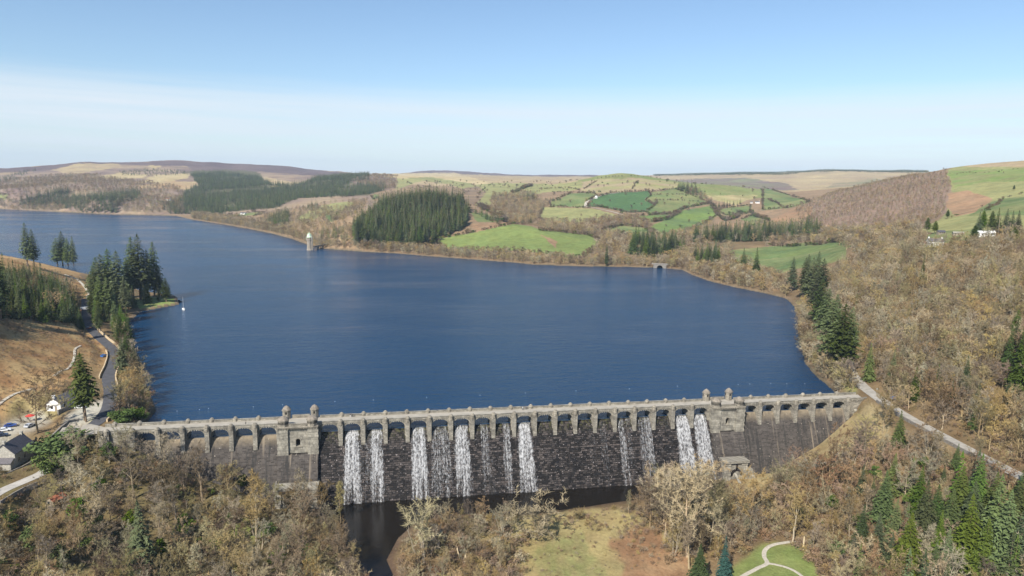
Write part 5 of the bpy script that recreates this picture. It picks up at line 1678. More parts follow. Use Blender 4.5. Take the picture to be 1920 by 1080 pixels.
HEIGHT = dict(oak=14, bigoak=30, ash=16, alder=12, russet=9, scrub=5, spruce=20, fir=28, young=10, cedar=20, blue=20, cypress=20, laurel=6, holly=7,
              far_bare=11, far_dark=6, mid_bare=11, mid_rust=10, far_rust=10, far_spruce=20, tuft=1.6, bramble=1.5, bush=3.5)


def place_tree(kind, x, y, h, label, group=None, wid=1.0, name=None, z=None, rz=None, var=None):
    v = random.randrange(len(PROTO[kind])) if var is None else var
    tm, cm = PROTO[kind][v]
    s = h / HEIGHT[kind]
    nm = name or ('pine_tree' if kind in ('spruce', 'fir', 'young', 'blue', 'cypress', 'cedar') else 'evergreen_bush' if kind in ('laurel', 'holly') else 'bare_tree')
    e = empty(nm, (x, y, (gz(x, y) if z is None else z) - .05), random.uniform(0, 6.28) if rz is None else rz)
    e.scale = (s * wid, s * wid, s)
    for nme, me in (('trunk', tm), ('crown', cm)):
        o = bpy.data.objects.new(nme, me)
        COL.objects.link(o)
        o.parent = e
    tag(e, label, {'pine_tree': 'conifer', 'evergreen_bush': 'bush', 'bare_tree': 'tree'}.get(nm, 'tree'), group)
    return e


def stuff(name, label, cat, kinds, pts):
    """pts: (x, y, height, proto index, width factor); one object whose trees are instanced by geometry nodes"""
    if not len(pts): return None
    lib = bpy.data.collections.new(name + '_library')
    protos = []
    for k in kinds: protos += [(o, HEIGHT[k]) for o in PROTO[k]]
    order = []
    for i, (o, hh) in enumerate(protos):
        c = bpy.data.objects.new('%s_%02d' % (name, i), o.data)
        lib.objects.link(c); order.append(hh)
    P = np.array([p[:3] for p in pts], float)
    z = ground(P[:, 0], P[:, 1]) - .1
    n = len(P)
    me = bpy.data.meshes.new(name)
    me.vertices.add(n)
    me.vertices.foreach_set('co', np.stack([P[:, 0], P[:, 1], z], 1).ravel())
    idx = RNG.integers(0, len(protos), n)
    hh = np.array(order)[idx]
    s = P[:, 2] / hh
    wf = np.array([p[4] if len(p) > 4 else 1.0 for p in pts])
    a = me.attributes.new('pick', 'INT', 'POINT'); a.data.foreach_set('value', idx.astype(np.int32))
    a = me.attributes.new('turn', 'FLOAT_VECTOR', 'POINT'); a.data.foreach_set('vector', np.stack([RNG.normal(0, .03, n), RNG.normal(0, .03, n), RNG.uniform(0, 6.28, n)], 1).astype(np.float32).ravel())
    a = me.attributes.new('size', 'FLOAT_VECTOR', 'POINT'); a.data.foreach_set('vector', np.stack([s * wf, s * wf, s], 1).astype(np.float32).ravel())
    o = bpy.data.objects.new(name, me)
    COL.objects.link(o)
    ng = bpy.data.node_groups.new(name + '_scatter', 'GeometryNodeTree')
    ng.interface.new_socket('Geometry', in_out='INPUT', socket_type='NodeSocketGeometry')
    ng.interface.new_socket('Geometry', in_out='OUTPUT', socket_type='NodeSocketGeometry')
    gi = ng.nodes.new('NodeGroupInput'); go = ng.nodes.new('NodeGroupOutput')
    ci = ng.nodes.new('GeometryNodeCollectionInfo')
    ci.inputs['Collection'].default_value = lib
    ci.inputs['Separate Children'].default_value = True
    ci.inputs['Reset Children'].default_value = True
    ip = ng.nodes.new('GeometryNodeInstanceOnPoints')
    ip.inputs['Pick Instance'].default_value = True
    def na(nm, ty):
        q = ng.nodes.new('GeometryNodeInputNamedAttribute'); q.data_type = ty; q.inputs['Name'].default_value = nm
        return q.outputs['Attribute']
    ng.links.new(gi.outputs[0], ip.inputs['Points'])
    ng.links.new(ci.outputs[0], ip.inputs['Instance'])
    ng.links.new(na('pick', 'INT'), ip.inputs['Instance Index'])
    e2r = ng.nodes.new('FunctionNodeEulerToRotation')
    ng.links.new(na('turn', 'FLOAT_VECTOR'), e2r.inputs[0])
    ng.links.new(e2r.outputs[0], ip.inputs['Rotation'])
    ng.links.new(na('size', 'FLOAT_VECTOR'), ip.inputs['Scale'])
    ng.links.new(ip.outputs[0], go.inputs[0])
    md = o.modifiers.new('scatter', 'NODES')
    md.node_group = ng
    tag(o, label, cat, None, 'stuff')
    return o


GPX, GPY = GP[..., 0], GP[..., 1]
def scatter(poly, sp, rmin, rmax, jit=.42, keep=1.0, clump=None, world=False, margin=0):
    """jittered grid of ground points inside an outline, thinned by a clump noise (size, threshold)"""
    if world:
        P = np.array(poly); x0, y0 = P.min(0); x1, y1 = P.max(0)
    else:
        m = inpoly(GPX, GPY, poly) & (GR > rmin) & (GR < rmax)
        if not m.any(): return []
        x0, x1, y0, y1 = GX[m].min(), GX[m].max(), GY[m].min(), GY[m].max()
    xs, ys = np.meshgrid(np.arange(x0, x1 + sp, sp), np.arange(y0, y1 + sp, sp * .87))
    xs = xs + (np.arange(xs.shape[0]) % 2)[:, None] * sp * .5
    x = (xs + RNG.uniform(-jit, jit, xs.shape) * sp).ravel(); y = (ys + RNG.uniform(-jit, jit, ys.shape) * sp).ravel()
    r = np.hypot(x - CAM[0], y - CAM[1])
    z = ground(x, y)
    q = project(np.stack([x, y, z], 1))
    if rmin > 500: q = q + np.stack([7 * fbm(x / 90, y / 90, 3, 61), 3 * fbm(x / 90, y / 90, 3, 62)], 1)
    ok = (r > rmin) & (r < rmax) & (inpoly(x, y, poly) if world else inpoly(q[:, 0], q[:, 1], poly))
    ok &= RNG.random(len(x)) < keep
    if clump: ok &= fbm(x / clump[0], y / clump[0], 3, int(clump[0]) + 5) > clump[1]
    x, y, r, q = x[ok], y[ok], r[ok], q[ok]
    vis = ground(x, y, GVIS.astype(float)) > .01 if rmin > 500 else np.ones(len(x), bool)
    x, y, r, q = x[vis], y[vis], r[vis], q[vis]
    ok = np.ones(len(x), bool)
    for L in (LAKE, POOL):
        if len(x):
            dd, _ = segdist(x, y, L, True)
            ok &= ~inpoly(x, y, L) & (dd > .5)
    for L, w in ((ROAD_LEFT, 4.3), (ROAD_RIGHT, 4.6), (LANE, 3.5)):
        if len(x):
            dd, _ = segdist(x, y, np.array(L)); ok &= dd > w
    for L in (LOT, YARD):
        ok &= ~inpoly(x, y, L)
    ok &= ~((x > -27) & (x < 307) & (y > face_band(x)) & (y < 9))
    for (bx, by, br) in NO_TREE:
        ok &= np.hypot(x - bx, y - by) > br
    return list(zip(x[ok], y[ok], r[ok]))

def face_band(x):
    g = np.interp(x, [-30, 40, 60, 225, 245, 300], [-2, -13, -13, -13, -12, -3])
    return g
NO_TREE = []
# ================================================================ woods
BARE, CON = [], []          # (kind, x, y, h, r, wid, region)
def add(lst, pts, kinds, h, region, wid=(.85, 1.15)):
    for x, y, r in pts:
        k = random.choice(kinds)
        lst.append([k, x, y, random.uniform(*h) * random.choice((.8, 1, 1, 1.1)), r, random.uniform(*wid), region])

# hero trees, surveyed one by one: (kind, base px, base py, height in px, width factor, label)
HERO = []
def hero(kind, px, py, hpx, wid, label, rmin=80, rmax=9000, name=None, zz=None):
    p = hit(px, py, rmin, rmax) if zz is None else Vector(at_z(px, py, zz))
    r = math.hypot(p.x - CAM[0], p.y - CAM[1])
    h = hpx * r * 1.03 / FPX
    k = name
    if kind == 'oak' and h > 19: kind = 'bigoak'
    HERO.append((p.x, p.y, r, kind))
    return place_tree(kind, p.x, p.y, h, label, None, wid, k, z=p.z)

# right foreground conifers
G_RC = [(1654, 985, 92, 'slim green conifer leftmost in the right foreground conifer group'), (1730, 1025, 108, 'tall green conifer in the middle of the right foreground slope'), (1775, 1035, 100, None), (1811, 1072, 122, 'tall broad conifer low on the right foreground slope'),
        (1862, 1060, 140, 'tallest conifer near the bottom right corner of the slope'), (1796, 990, 96, None), (1830, 955, 84, 'conifer just below the right road bend'), (1791, 880, 40, 'small dark blue green conifer just below the right road'), (1641, 1072, 100, 'conifer on the low ground right of the park lawn'),
        (1698, 1085, 108, None), (1906, 1010, 98, None), (1880, 1080, 130, None), (1905, 1085, 110, None), (1752, 1000, 78, None), (1840, 1085, 95, None), (1925, 950, 80, None), (1768, 1095, 90, None), (1950, 1060, 120, None), (1860, 985, 80, None), (1818, 1010, 90, None)]
for i, (x, y, hp, lab) in enumerate(G_RC):
    e = hero('spruce', x, y, hp * 1.06, random.uniform(1.15, 1.45), lab or 'green conifer crowded among others on the right foreground slope')
    if not lab: e['group'] = 'conifers on the right foreground slope'
hero('spruce', 1685, 838, 62, 1.15, 'dark conifer on the straw bank right of the dam end')
hero('spruce', 1310, 1098, 86, 1.25, 'dark green spruce at the bottom edge beside the park lawn')
hero('blue', 1357, 1086, 86, 1.0, 'blue green spruce beside the park lawn')
hero('spruce', 1612, 770, 5, 1, 'tiny conifer by the right dam end')
hero('cedar', 162, 792, 114, .88, 'large broad evergreen standing over the white cottage')
hero('spruce', 270, 1092, 150, 1.15, 'tall dark conifer in the middle of the bare left foreground wood')
hero('holly', 150, 985, 50, 1.0, 'dark holly among the left foreground trees')
hero('laurel', 120, 864, 46, 1.6, 'big glossy evergreen bush right of the stone cottage', name='evergreen_bush')
hero('laurel', 104, 890, 40, 1.2, 'glossy evergreen bush close to the cottage lane', name='evergreen_bush')
hero('laurel', 132, 850, 40, 1.2, 'glossy evergreen bush behind the big one below the lot', name='evergreen_bush')
hero('laurel', 232, 793, 22, 1.7, 'green bush on the bank at the left dam end', name='evergreen_bush')
hero('laurel', 258, 790, 20, 1.5, 'green bush beside the water at the left dam end', name='evergreen_bush')
hero('holly', 185, 1010, 40, 1.1, 'yellow green bush in the left foreground wood', name='evergreen_bush')
hero('cypress', 1137, 499, 39, 1.0, 'slim dark cypress by the water across the lake', 700)
# right lakeside firs
for x, y, hp, w, lab in ((1576, 700, 118, 1.25, 'tallest conifer beside the road above the right dam end'), (1556, 685, 112, 1.2, 'big conifer just left of the tallest one above the right dam end'), (1546, 645, 95, 1.2, 'big lakeside conifer in the middle of the right bank row'), (1535, 620, 88, 1.15, None), (1528, 598, 80, 1.1, None),
                         (1520, 575, 84, 1.1, 'conifer at the far end of the right bank row'), (1505, 560, 70, 1.0, None), (1512, 545, 62, 1.0, None), (1540, 560, 68, 1.1, None), (1530, 540, 62, 1.0, None), (1484, 548, 60, .9, 'pointed conifer left of the right bank row by the meadow'), (1590, 675, 90, 1.0, None), (1565, 640, 80, 1.0, None),
                         (1628, 716, 66, .85, 'dark conifer right of the road at the right dam end'), (1672, 722, 60, .9, 'dark conifer behind the boulder by the right road'), (1905, 740, 110, .8, 'tall green conifer at the right edge on the bare hillside'), (1888, 690, 66, .8, None), (1918, 700, 100, .8, None),
                         (1728, 527, 40, .7, 'lone slim conifer in the bare right hillside wood'), (1712, 755, 60, .9, None), (1768, 905, 30, .8, None)):
    e = hero('fir' if hp > 58 and x < 1600 else 'spruce', x, y, hp, w * (1.08 if x < 1600 else 1), lab or ('dark conifer in the row along the right lake bank' if x < 1600 else 'green conifer among bare trees on the right hillside'), 250)
    if not lab: e['group'] = 'conifers of the right lake bank' if x < 1600 else 'conifers on the right hillside'
for x, y, hp, w, lab in ((1393, 512, 44, 1.1, 'left of two firs on the meadow edge right of the stone bridge'), (1417, 522, 54, .9, 'right of two firs on the meadow edge right of the stone bridge')):
    hero('spruce', x, y, hp, w, lab, 600)
# left bank groups
GL = [(52, 500, 66, .8, 'leaning pine with the highest top on the left hilltop'), (64, 500, 56, 1.0, 'bushy pine on the left hilltop'), (108, 500, 44, 1.3, None), (118, 500, 54, 1.1, 'tallest of three pines on the lakeside brow at the left'), (128, 502, 46, 1.0, None), (139, 503, 50, .7, 'slim pine with a bare pale trunk on the lakeside brow'),
      (182, 560, 66, 1.2, None), (196, 575, 84, 1.2, None), (208, 570, 88, 1.1, None), (222, 575, 90, 1.1, None), (240, 565, 70, 1.0, None), (250, 560, 100, .9, 'tall pine left of the highest one on the wooded point'), (264, 562, 106, 1.1, 'highest pine on the wooded point'), (278, 560, 80, .9, None), (290, 556, 90, .85, 'slim pine with gaps in its crown at the right of the wooded point'),
      (298, 560, 56, 1.2, 'low spreading conifer near the tip of the wooded point'), (312, 566, 40, 1.3, None), (178, 585, 70, 1.0, None), (190, 600, 70, 1.0, None), (205, 603, 72, 1.0, None), (172, 598, 44, .9, None), (185, 625, 46, .9, None), (226, 650, 52, 1.0, None), (216, 622, 50, .9, None), (236, 590, 60, .9, None),
      (2, 600, 104, .7, 'tall conifer with a pale bare trunk at the left edge'), (-12, 560, 70, 1.0, None), (232, 712, 70, .9, 'dark conifer between the left road and the lake'), (240, 690, 60, .9, None)]
for x, y, hp, w, lab in GL:
    e = hero('fir', x, y, hp, w * 1.08, lab or 'dark pine in the wood on the left bank point', 250)
    if not lab: e['group'] = 'pines on the left bank'
# hill clumps on the right
for x, y, hp, w, lab in ((1738, 437, 24, 1.8, 'broad dark evergreen left of the hillside barns'), (1752, 438, 20, 1.8, None), (1776, 410, 14, 1.5, 'round dark tree at the top edge of the brown wood'), (1834, 440, 34, 1.2, None), (1842, 437, 34, 1.3, None), (1858, 438, 34, 1.3, None), (1868, 438, 38, 1.0, None), (1884, 437, 36, 1.2, None), (1896, 438, 34, 1.1, None), (1907, 438, 34, 1.1, None), (1826, 455, 26, 2.0, None), (1900, 462, 28, 2.0, 'bright green round evergreen right of the white bungalow'), (1812, 462, 16, 1.6, None), (1901, 357, 8, 1.6, 'lone dark bush high on the right hill pasture')):
    k = 'cedar' if w > 1.25 else 'spruce'
    e = hero(k, x, y, hp, w if k == 'spruce' else w * .7, lab or 'dark conifer in the clump behind the white hillside bungalow', 450, name='pine_tree')
    if not lab: e['group'] = 'conifers by the hillside houses'

# notable bare trees of the foreground
for kind, x, y, hp, w, lab in (('oak', 1290, 1045, 165, 1.15, 'huge spreading bare tree between the meadow and the dam foot'), ('ash', 1345, 1010, 110, 1.2, 'tall bare tree right of the huge spreading one'), ('oak', 1405, 985, 90, 1.1, 'ivy stemmed bare tree below the right valve house'),
                               ('scrub', 1012, 1008, 68, 1.35, 'round grey bush alone at the edge of the meadow'), ('alder', 795, 1065, 125, 1.15, 'tallest many stemmed pale tree at the near end of the dark channel'), ('russet', 905, 980, 42, 1.0, 'russet pointed bush at the pool edge'), ('alder', 880, 985, 46, 1.0, 'pale twiggy tree at the pool edge left of the russet bush'), ('alder', 945, 1010, 62, 1.3, 'pale bushy bare tree at the left edge of the meadow'),
                               ('ash', 565, 1000, 110, .9, 'bare tree with a clear trunk in front of the left tower foot'), ('ash', 640, 985, 82, .8, 'forked bare tree on the left bank of the channel'), ('alder', 600, 955, 46, 1.2, 'scrubby tree in front of the left tower'), ('ash', 480, 1015, 120, .9, 'bare tree with a pale leaning stem in the left wood'),
                               ('oak', 250, 935, 88, 1.1, 'bare tree with a pale forked trunk below the left dam end'), ('ash', 380, 940, 100, .9, 'bare tree with yellowish stems in front of the left dam face'), ('oak', 1655, 812, 66, 1.0, 'pale bare tree on the straw bank by the right dam end'), ('oak', 1620, 830, 42, 1.3, 'low spreading bare tree on the straw bank against the dam'),
                               ('ash', 1485, 1020, 98, 1.1, 'bare tree standing at the back of the park lawn'), ('oak', 1245, 985, 90, 1.2, 'bare tree at the pool edge left of the huge spreading one'), ('scrub', 1085, 975, 18, 1.2, 'low olive bush at the pool side of the meadow'), ('ash', 1178, 962, 44, .8, 'thin birch like sapling at the back of the meadow'), ('oak', 70, 812, 62, 1.4, 'spreading mossy bare tree at the edge of the gravel lot'), ('oak', 85, 745, 34, 1.7, 'brown bushy tree left of the large evergreen'), ('oak', 1665, 790, 60, .9, 'bare tree in front of the right road junction')):
    hero(kind, x, y, hp, w, lab)

for i, (x, y, hp) in enumerate(((205, 868, 34), (248, 1000, 40), (330, 940, 30), (345, 1010, 44), (300, 1060, 48), (410, 1040, 36), (190, 930, 30), (60, 1040, 46), (120, 1075, 50), (430, 985, 22), (520, 1075, 44), (505, 1010, 30), (378, 885, 26), (235, 905, 26), (455, 920, 30), (20, 1000, 36), (575, 1060, 40), (160, 1040, 40))):
    e = hero('holly', x, y, hp, random.uniform(.9, 1.4), 'dark green evergreen bush among the bare trees of the left foreground', name='evergreen_bush'); e['group'] = 'evergreen bushes in the left foreground wood'
for i, (x, y, hp) in enumerate(((1560, 960, 30), (1500, 980, 26), (1640, 900, 24), (1700, 960, 30), (1610, 1000, 34), (1570, 1050, 36), (1730, 880, 22))):
    e = hero('holly', x, y, hp, random.uniform(.9, 1.4), 'dark green evergreen bush among the bare trees of the right foreground slope', name='evergreen_bush'); e['group'] = 'evergreen bushes on the right foreground slope'

def sc(*a, **k):
    return [p for p in scatter(*a, **k) if all((p[0] - q[0]) ** 2 + (p[1] - q[1]) ** 2 > 9 for q in HERO if abs(q[0] - p[0]) < 4)]

# near woods of bare trees
add(BARE, sc([(150, 850), (210, 822), (300, 860), (420, 905), (540, 945), (596, 960), (640, 1015), (690, 1100), (760, 1330), (-300, 1330), (-200, 960), (40, 955), (110, 880)], 6.6, 100, 330, clump=(16, -.3)), ['oak', 'ash', 'alder', 'oak', 'alder'], (8, 14), 'in the wood below the left end of the dam')
add(BARE, sc([(735, 1100), (760, 1020), (830, 974), (900, 972), (965, 975), (970, 1010), (950, 1060), (940, 1330), (760, 1330)], 5.6, 100, 330), ['alder', 'ash', 'alder', 'scrub'], (4.5, 8.5), 'between the channel and the meadow')
add(BARE, sc([(1200, 965), (1235, 940), (1335, 928), (1345, 1060), (1300, 1075), (1255, 1040)], 6.0, 100, 330), ['oak', 'ash', 'oak', 'alder'], (11, 17), 'between the meadow and the right valve house')
add(BARE, sc([(1335, 945), (1440, 945), (1475, 1000), (1410, 1025), (1370, 1050), (1345, 1060)], 5.6, 100, 330), ['oak', 'ash', 'ash', 'alder'], (7, 11), 'in front of the right valve house')
add(BARE, sc([(1440, 925), (1500, 895), (1560, 872), (1620, 846), (1690, 830), (1770, 838), (1950, 925), (2200, 1050), (2300, 1330), (1600, 1330), (1545, 1090), (1500, 1005), (1455, 990)], 6.6, 100, 330, clump=(15, -.35)), ['oak', 'ash', 'oak', 'alder', 'ash', 'oak', 'russet'], (8, 14), 'on the slope below the right road')
add(BARE, sc([(1400, 950), (1430, 915), (1490, 885), (1550, 868), (1590, 850), (1600, 880), (1470, 935)], 4.6, 100, 360), ['scrub', 'alder', 'scrub', 'oak'], (4, 8), 'on the straw bank against the dam', (1.1, 1.5))
add(BARE, sc([(1665, 752), (1760, 808), (1960, 905), (2250, 1000), (2250, 620), (1930, 640), (1750, 650), (1640, 690)], 6.5, 280, 440), ['oak', 'ash', 'oak', 'russet'], (9, 14), 'above the right road')
add(BARE, sc([(205, 790), (292, 792), (300, 760), (272, 715), (240, 640), (225, 640), (226, 665), (222, 700), (214, 735)], 6.0, 300, 470), ['oak', 'ash', 'alder'], (7, 13), 'between the left road and the lake')
add(BARE, sc([(1490, 575), (1535, 600), (1600, 735), (1566, 738), (1530, 705), (1505, 660)], 3.6, 300, 700), ['scrub', 'alder', 'scrub', 'oak'], (6, 11), 'along the right lake bank', (1.1, 1.5))
add(BARE, sc([(60, 735), (130, 722), (190, 745), (150, 760), (90, 800), (60, 790)], 7, 250, 420, keep=.8), ['oak', 'alder', 'scrub'], (5, 9), 'around the white cottage')
add(BARE, sc([(60, 520), (170, 530), (160, 600), (120, 610), (60, 590)], 20, 300, 700, keep=.6), ['oak', 'ash'], (9, 15), 'in the left plantation')
# right hillside
add(BARE, sc([(1530, 560), (1560, 520), (1620, 470), (1720, 470), (1930, 445), (2150, 440), (2150, 640), (1900, 690), (1750, 680), (1640, 695), (1600, 690), (1570, 600)], 7.6, 380, 900), ['far_bare'] * 8 + ['far_rust'], (8, 12.5), 'on the wooded right hillside')
add(BARE, sc([(1600, 470), (1660, 445), (1740, 450), (1720, 475), (1620, 490)], 9, 500, 1100), ['far_bare'], (9, 14), 'on the wooded right hillside')
# far woods
FARB, FARR, FARC, MIDB = [], [], [], []
def far(lst, poly, sp, h, r0, r1, **k):
    lst.extend((x, y, random.uniform(*h), 0, random.uniform(.9, 1.3)) for x, y, r in scatter(poly, sp, r0, r1, **k))
HANG = A4((200, 440), (300, 400), (500, 320), (980, 205), (1330, 175), (1390, 280), (1345, 340), (1320, 480), (1100, 620), (700, 680), (480, 640), (240, 560))
far(FARR, HANG, 7.6, (3.2, 5.2), 850, 2100)
far(FARB, HANG, 30, (6, 9), 850, 2100)
shore = [(x, y) for x, y in SH_FAR if 340 < x < 1480]
far(FARB, [(x, y - 1) for x, y in shore] + [(x, y - (11 if x < 1240 else 34)) for x, y in shore[::-1]], 6.5, (6, 12), 500, 2400)
far(FARB, A2((-400, 500), (0, 470), (160, 440), (320, 370), (580, 365), (830, 360), (820, 420), (720, 540), (700, 745), (500, 730), (380, 700), (200, 640), (-400, 600)), 12, (6, 11), 900, 1900, clump=(70, -.12))
far(FARB, A3((-160, 350), (120, 330), (280, 400), (200, 510), (150, 560), (-160, 540)), 13, (8, 13), 1150, 2600, clump=(90, -.2))
far(FARR, A3((560, 545), (720, 522), (880, 512), (1060, 550), (1000, 590), (840, 570), (680, 600), (560, 640)), 9, (8, 12), 1000, 1900)
far(FARB, A3((170, 560), (560, 545), (600, 600), (680, 640), (900, 660), (1250, 650), (1500, 600), (1500, 720), (900, 790), (620, 800), (600, 760), (660, 690), (560, 640), (280, 610)), 11, (8, 13), 850, 1900, clump=(60, -.25))
far(FARB, A3((1280, 620), (1480, 545), (1640, 600), (1600, 640), (1400, 650)), 14, (7, 11), 900, 2000, clump=(60, 0))
far(FARB, A3((1640, 700), (1920, 690), (2000, 700), (2400, 690), (2500, 640), (2300, 620), (1920, 560), (1780, 560), (1900, 640)), 12, (8, 13), 850, 2000, clump=(60, -.2))
far(FARB, A3((1340, 760), (1640, 720), (1660, 800), (1900, 960), (1800, 1000), (1500, 960), (1320, 900)), 10, (7, 12), 600, 1200)
far(FARB, A4((0, 700), (260, 560), (560, 640), (800, 660), (560, 700), (0, 740)), 13, (8, 13), 700, 1500)
far(FARR, [(-30, 345), (80, 328), (180, 330), (260, 342), (345, 352), (345, 398), (-30, 392)], 16, (8, 13), 1500, 3600, clump=(140, -.3))
far(FARB, [(-30, 380), (120, 376), (345, 378), (345, 402), (-30, 394)], 13, (8, 13), 1400, 3300)
far(FARR, A3((1280, 280), (1400, 320), (1500, 380), (1480, 410), (1380, 370)), 14, (8, 12), 1300, 2600)
far(FARB, A3((1000, 385), (1070, 380), (1090, 420), (1020, 410)), 12, (6, 9), 1200, 2600)
far(FARR, A2((690, 240), (900, 195), (1060, 208), (1040, 300), (960, 305), (760, 268)), 18, (9, 13), 1300, 3600)
far(FARB, A4((330, 640), (900, 620), (1150, 600), (1120, 700), (700, 760), (640, 800), (600, 760)), 10, (8, 13), 600, 1200)
# hedgerows between the fields
HEDGE = []
for L_, sp, r0, hh in ((A3((200, 610), (340, 620), (580, 645), (660, 690)), 8, 800, (3, 6)), (A3((870, 505), (1190, 485), (1300, 440), (1490, 405)), 12, 1000, (3, 6)), (A3((1000, 470), (1070, 420), (1090, 390)), 12, 1000, (3, 5)), (A3((880, 540), (1060, 545), (1190, 520), (1260, 468)), 12, 1000, (4, 8)),
                       (A3((690, 600), (840, 572), (1000, 590), (1090, 655)), 10, 1000, (3, 6)), (A3((640, 430), (700, 440), (860, 475), (1000, 470)), 11, 1000, (3, 6)), (A3((1040, 345), (1230, 340), (1330, 340)), 16, 1200, (2.5, 4)), (A3((1060, 385), (1400, 395)), 16, 1200, (2.5, 4)), (A3((1500, 420), (1540, 490), (1600, 540), (1720, 500)), 10, 1000, (4, 8)),
                       (A3((1690, 480), (1790, 470), (1920, 540)), 12, 1000, (4, 8)), (A3((900, 300), (950, 240)), 14, 1200, (3, 4)), (A3((640, 220), (1160, 232), (1250, 240)), 22, 1500, (2.5, 4)), (A3((540, 300), (640, 235)), 18, 1500, (2.5, 4)), (A3((200, 300), (420, 290), (520, 310)), 18, 1500, (2.5, 5)), (A3((0, 330), (150, 275)), 9, 1500, (5, 9)),
                       (A3((300, 320), (640, 330)), 18, 1500, (2.5, 4)), (A3((1920, 375), (2030, 440), (2240, 395)), 14, 1000, (3, 6)), (A4((0, 720), (180, 730), (330, 715), (520, 700)), 9, 600, (3, 6)), (A4((1400, 500), (1640, 460), (1760, 370), (1920, 330)), 14, 600, (1.5, 3)), (A4((1340, 180), (1640, 175), (1920, 140)), 22, 900, (1, 2.5)), (A2((1640, 420), (1760, 470), (1860, 545)), 9, 900, (6, 11))):
    P = [hit(x, y, r0) for x, y in L_]
    for a, b in zip(P[:-1], P[1:]):
        n = int((b - a).length / (sp * .5)) + 1
        for k in range(n):
            q = a.lerp(b, (k + random.random() * .6) / n)
            if random.random() < .85: HEDGE.append((q.x + random.uniform(-1.5, 1.5), q.y + random.uniform(-1.5, 1.5), random.uniform(*hh), 0, random.uniform(1.4, 2.2)))
# hedges round the enclosed fields
for ca, cb, size, poly, r0, r1 in COVER:
    if r0 < 850 or ca not in (GREEN, DEEP, BRIGHT, PALE): continue
    for (xa, ya), (xb, yb) in zip(poly, poly[1:] + poly[:1]):
        n = max(1, int(math.hypot(xb - xa, yb - ya) / 6))
        if n > 60 or random.random() < .18: continue
        last = None
        for k in range(n + 1):
            x, y = xa + (xb - xa) * k / n, ya + (yb - ya) * k / n
            if not (-20 < x < 1940): last = None; continue
            q = hit(x, y, r0)
            if last is not None and (q - last).length < 220 and q.z > .6:
                m = int((q - last).length / 5) + 1
                for j in range(m):
                    p = last.lerp(q, j / m)
                    if random.random() < .8: HEDGE.append((p.x + random.uniform(-1, 1), p.y + random.uniform(-1, 1), random.uniform(2.2, 4.2) * random.choice((1, 1, 1, 1.6)), 0, random.uniform(1.2, 1.7)))
            last = q
for poly, sp, h, kp in ((A3((-60, 240), (1900, 240), (1900, 600), (-60, 560)), 46, (3, 7), .35), (A4((1150, 150), (1920, 120), (1920, 480), (1300, 560)), 60, (2, 4), .3), (A2((1060, 220), (1900, 250), (1900, 540), (1640, 480)), 40, (3, 8), .4)):
    HEDGE.extend((x, y, random.uniform(*h), 0, 1.3) for x, y, r in scatter(poly, sp, 900, 3000, keep=kp))

# conifers
KNOLL = A2((712, 715), (722, 600), (800, 520), (860, 470), (960, 420), (1050, 370), (1180, 330), (1300, 322), (1440, 340), (1560, 400), (1590, 500), (1560, 590), (1440, 655), (1370, 660), (1340, 720), (1180, 745), (1080, 725), (900, 735))
add(CON, scatter(KNOLL, 8.8, 950, 1480), ['spruce', 'spruce', 'fir'], (19, 27), 'of the knoll wood', (1.15, 1.6))
F3 = [(693, 328), (688, 338), (655, 340), (662, 346), (725, 347), (722, 357), (690, 366), (625, 370), (560, 372), (520, 390), (480, 394), (400, 400), (335, 380), (350, 360), (372, 348), (357, 328), (420, 324), (480, 331), (510, 347), (565, 345), (600, 334), (640, 331)]
far(FARC, F3, 12, (14, 24), 1300, 4300, clump=(110, -.2))
for poly, sp, h in (([(10, 386), (40, 374), (110, 358), (130, 358), (125, 370), (190, 368), (262, 361), (262, 374), (230, 382), (215, 400), (150, 397), (110, 388), (60, 388)], 10, (18, 28)), ([(300, 388), (350, 372), (430, 392), (420, 402), (320, 402)], 11, (14, 22)), ([(-40, 340), (0, 333), (60, 317), (68, 318), (20, 340), (-40, 355)], 22, (12, 18)), ([(225, 322), (280, 317), (350, 319), (355, 328), (285, 330), (230, 330)], 24, (10, 16)), ([(300, 385), (345, 380), (420, 398), (330, 402)], 15, (12, 18))):
    far(FARC, poly, sp, h, 1300, 4600, clump=(90, -.38))
far(FARC, [(1226, 327), (1300, 324), (1350, 323.5), (1420, 323), (1460, 324), (1520, 319), (1580, 317), (1640, 319), (1700, 320), (1740, 321), (1740, 323.5), (1640, 323), (1580, 321), (1520, 323), (1460, 328), (1350, 327.5), (1226, 330)], 11, (9, 13), 4600, 6200)
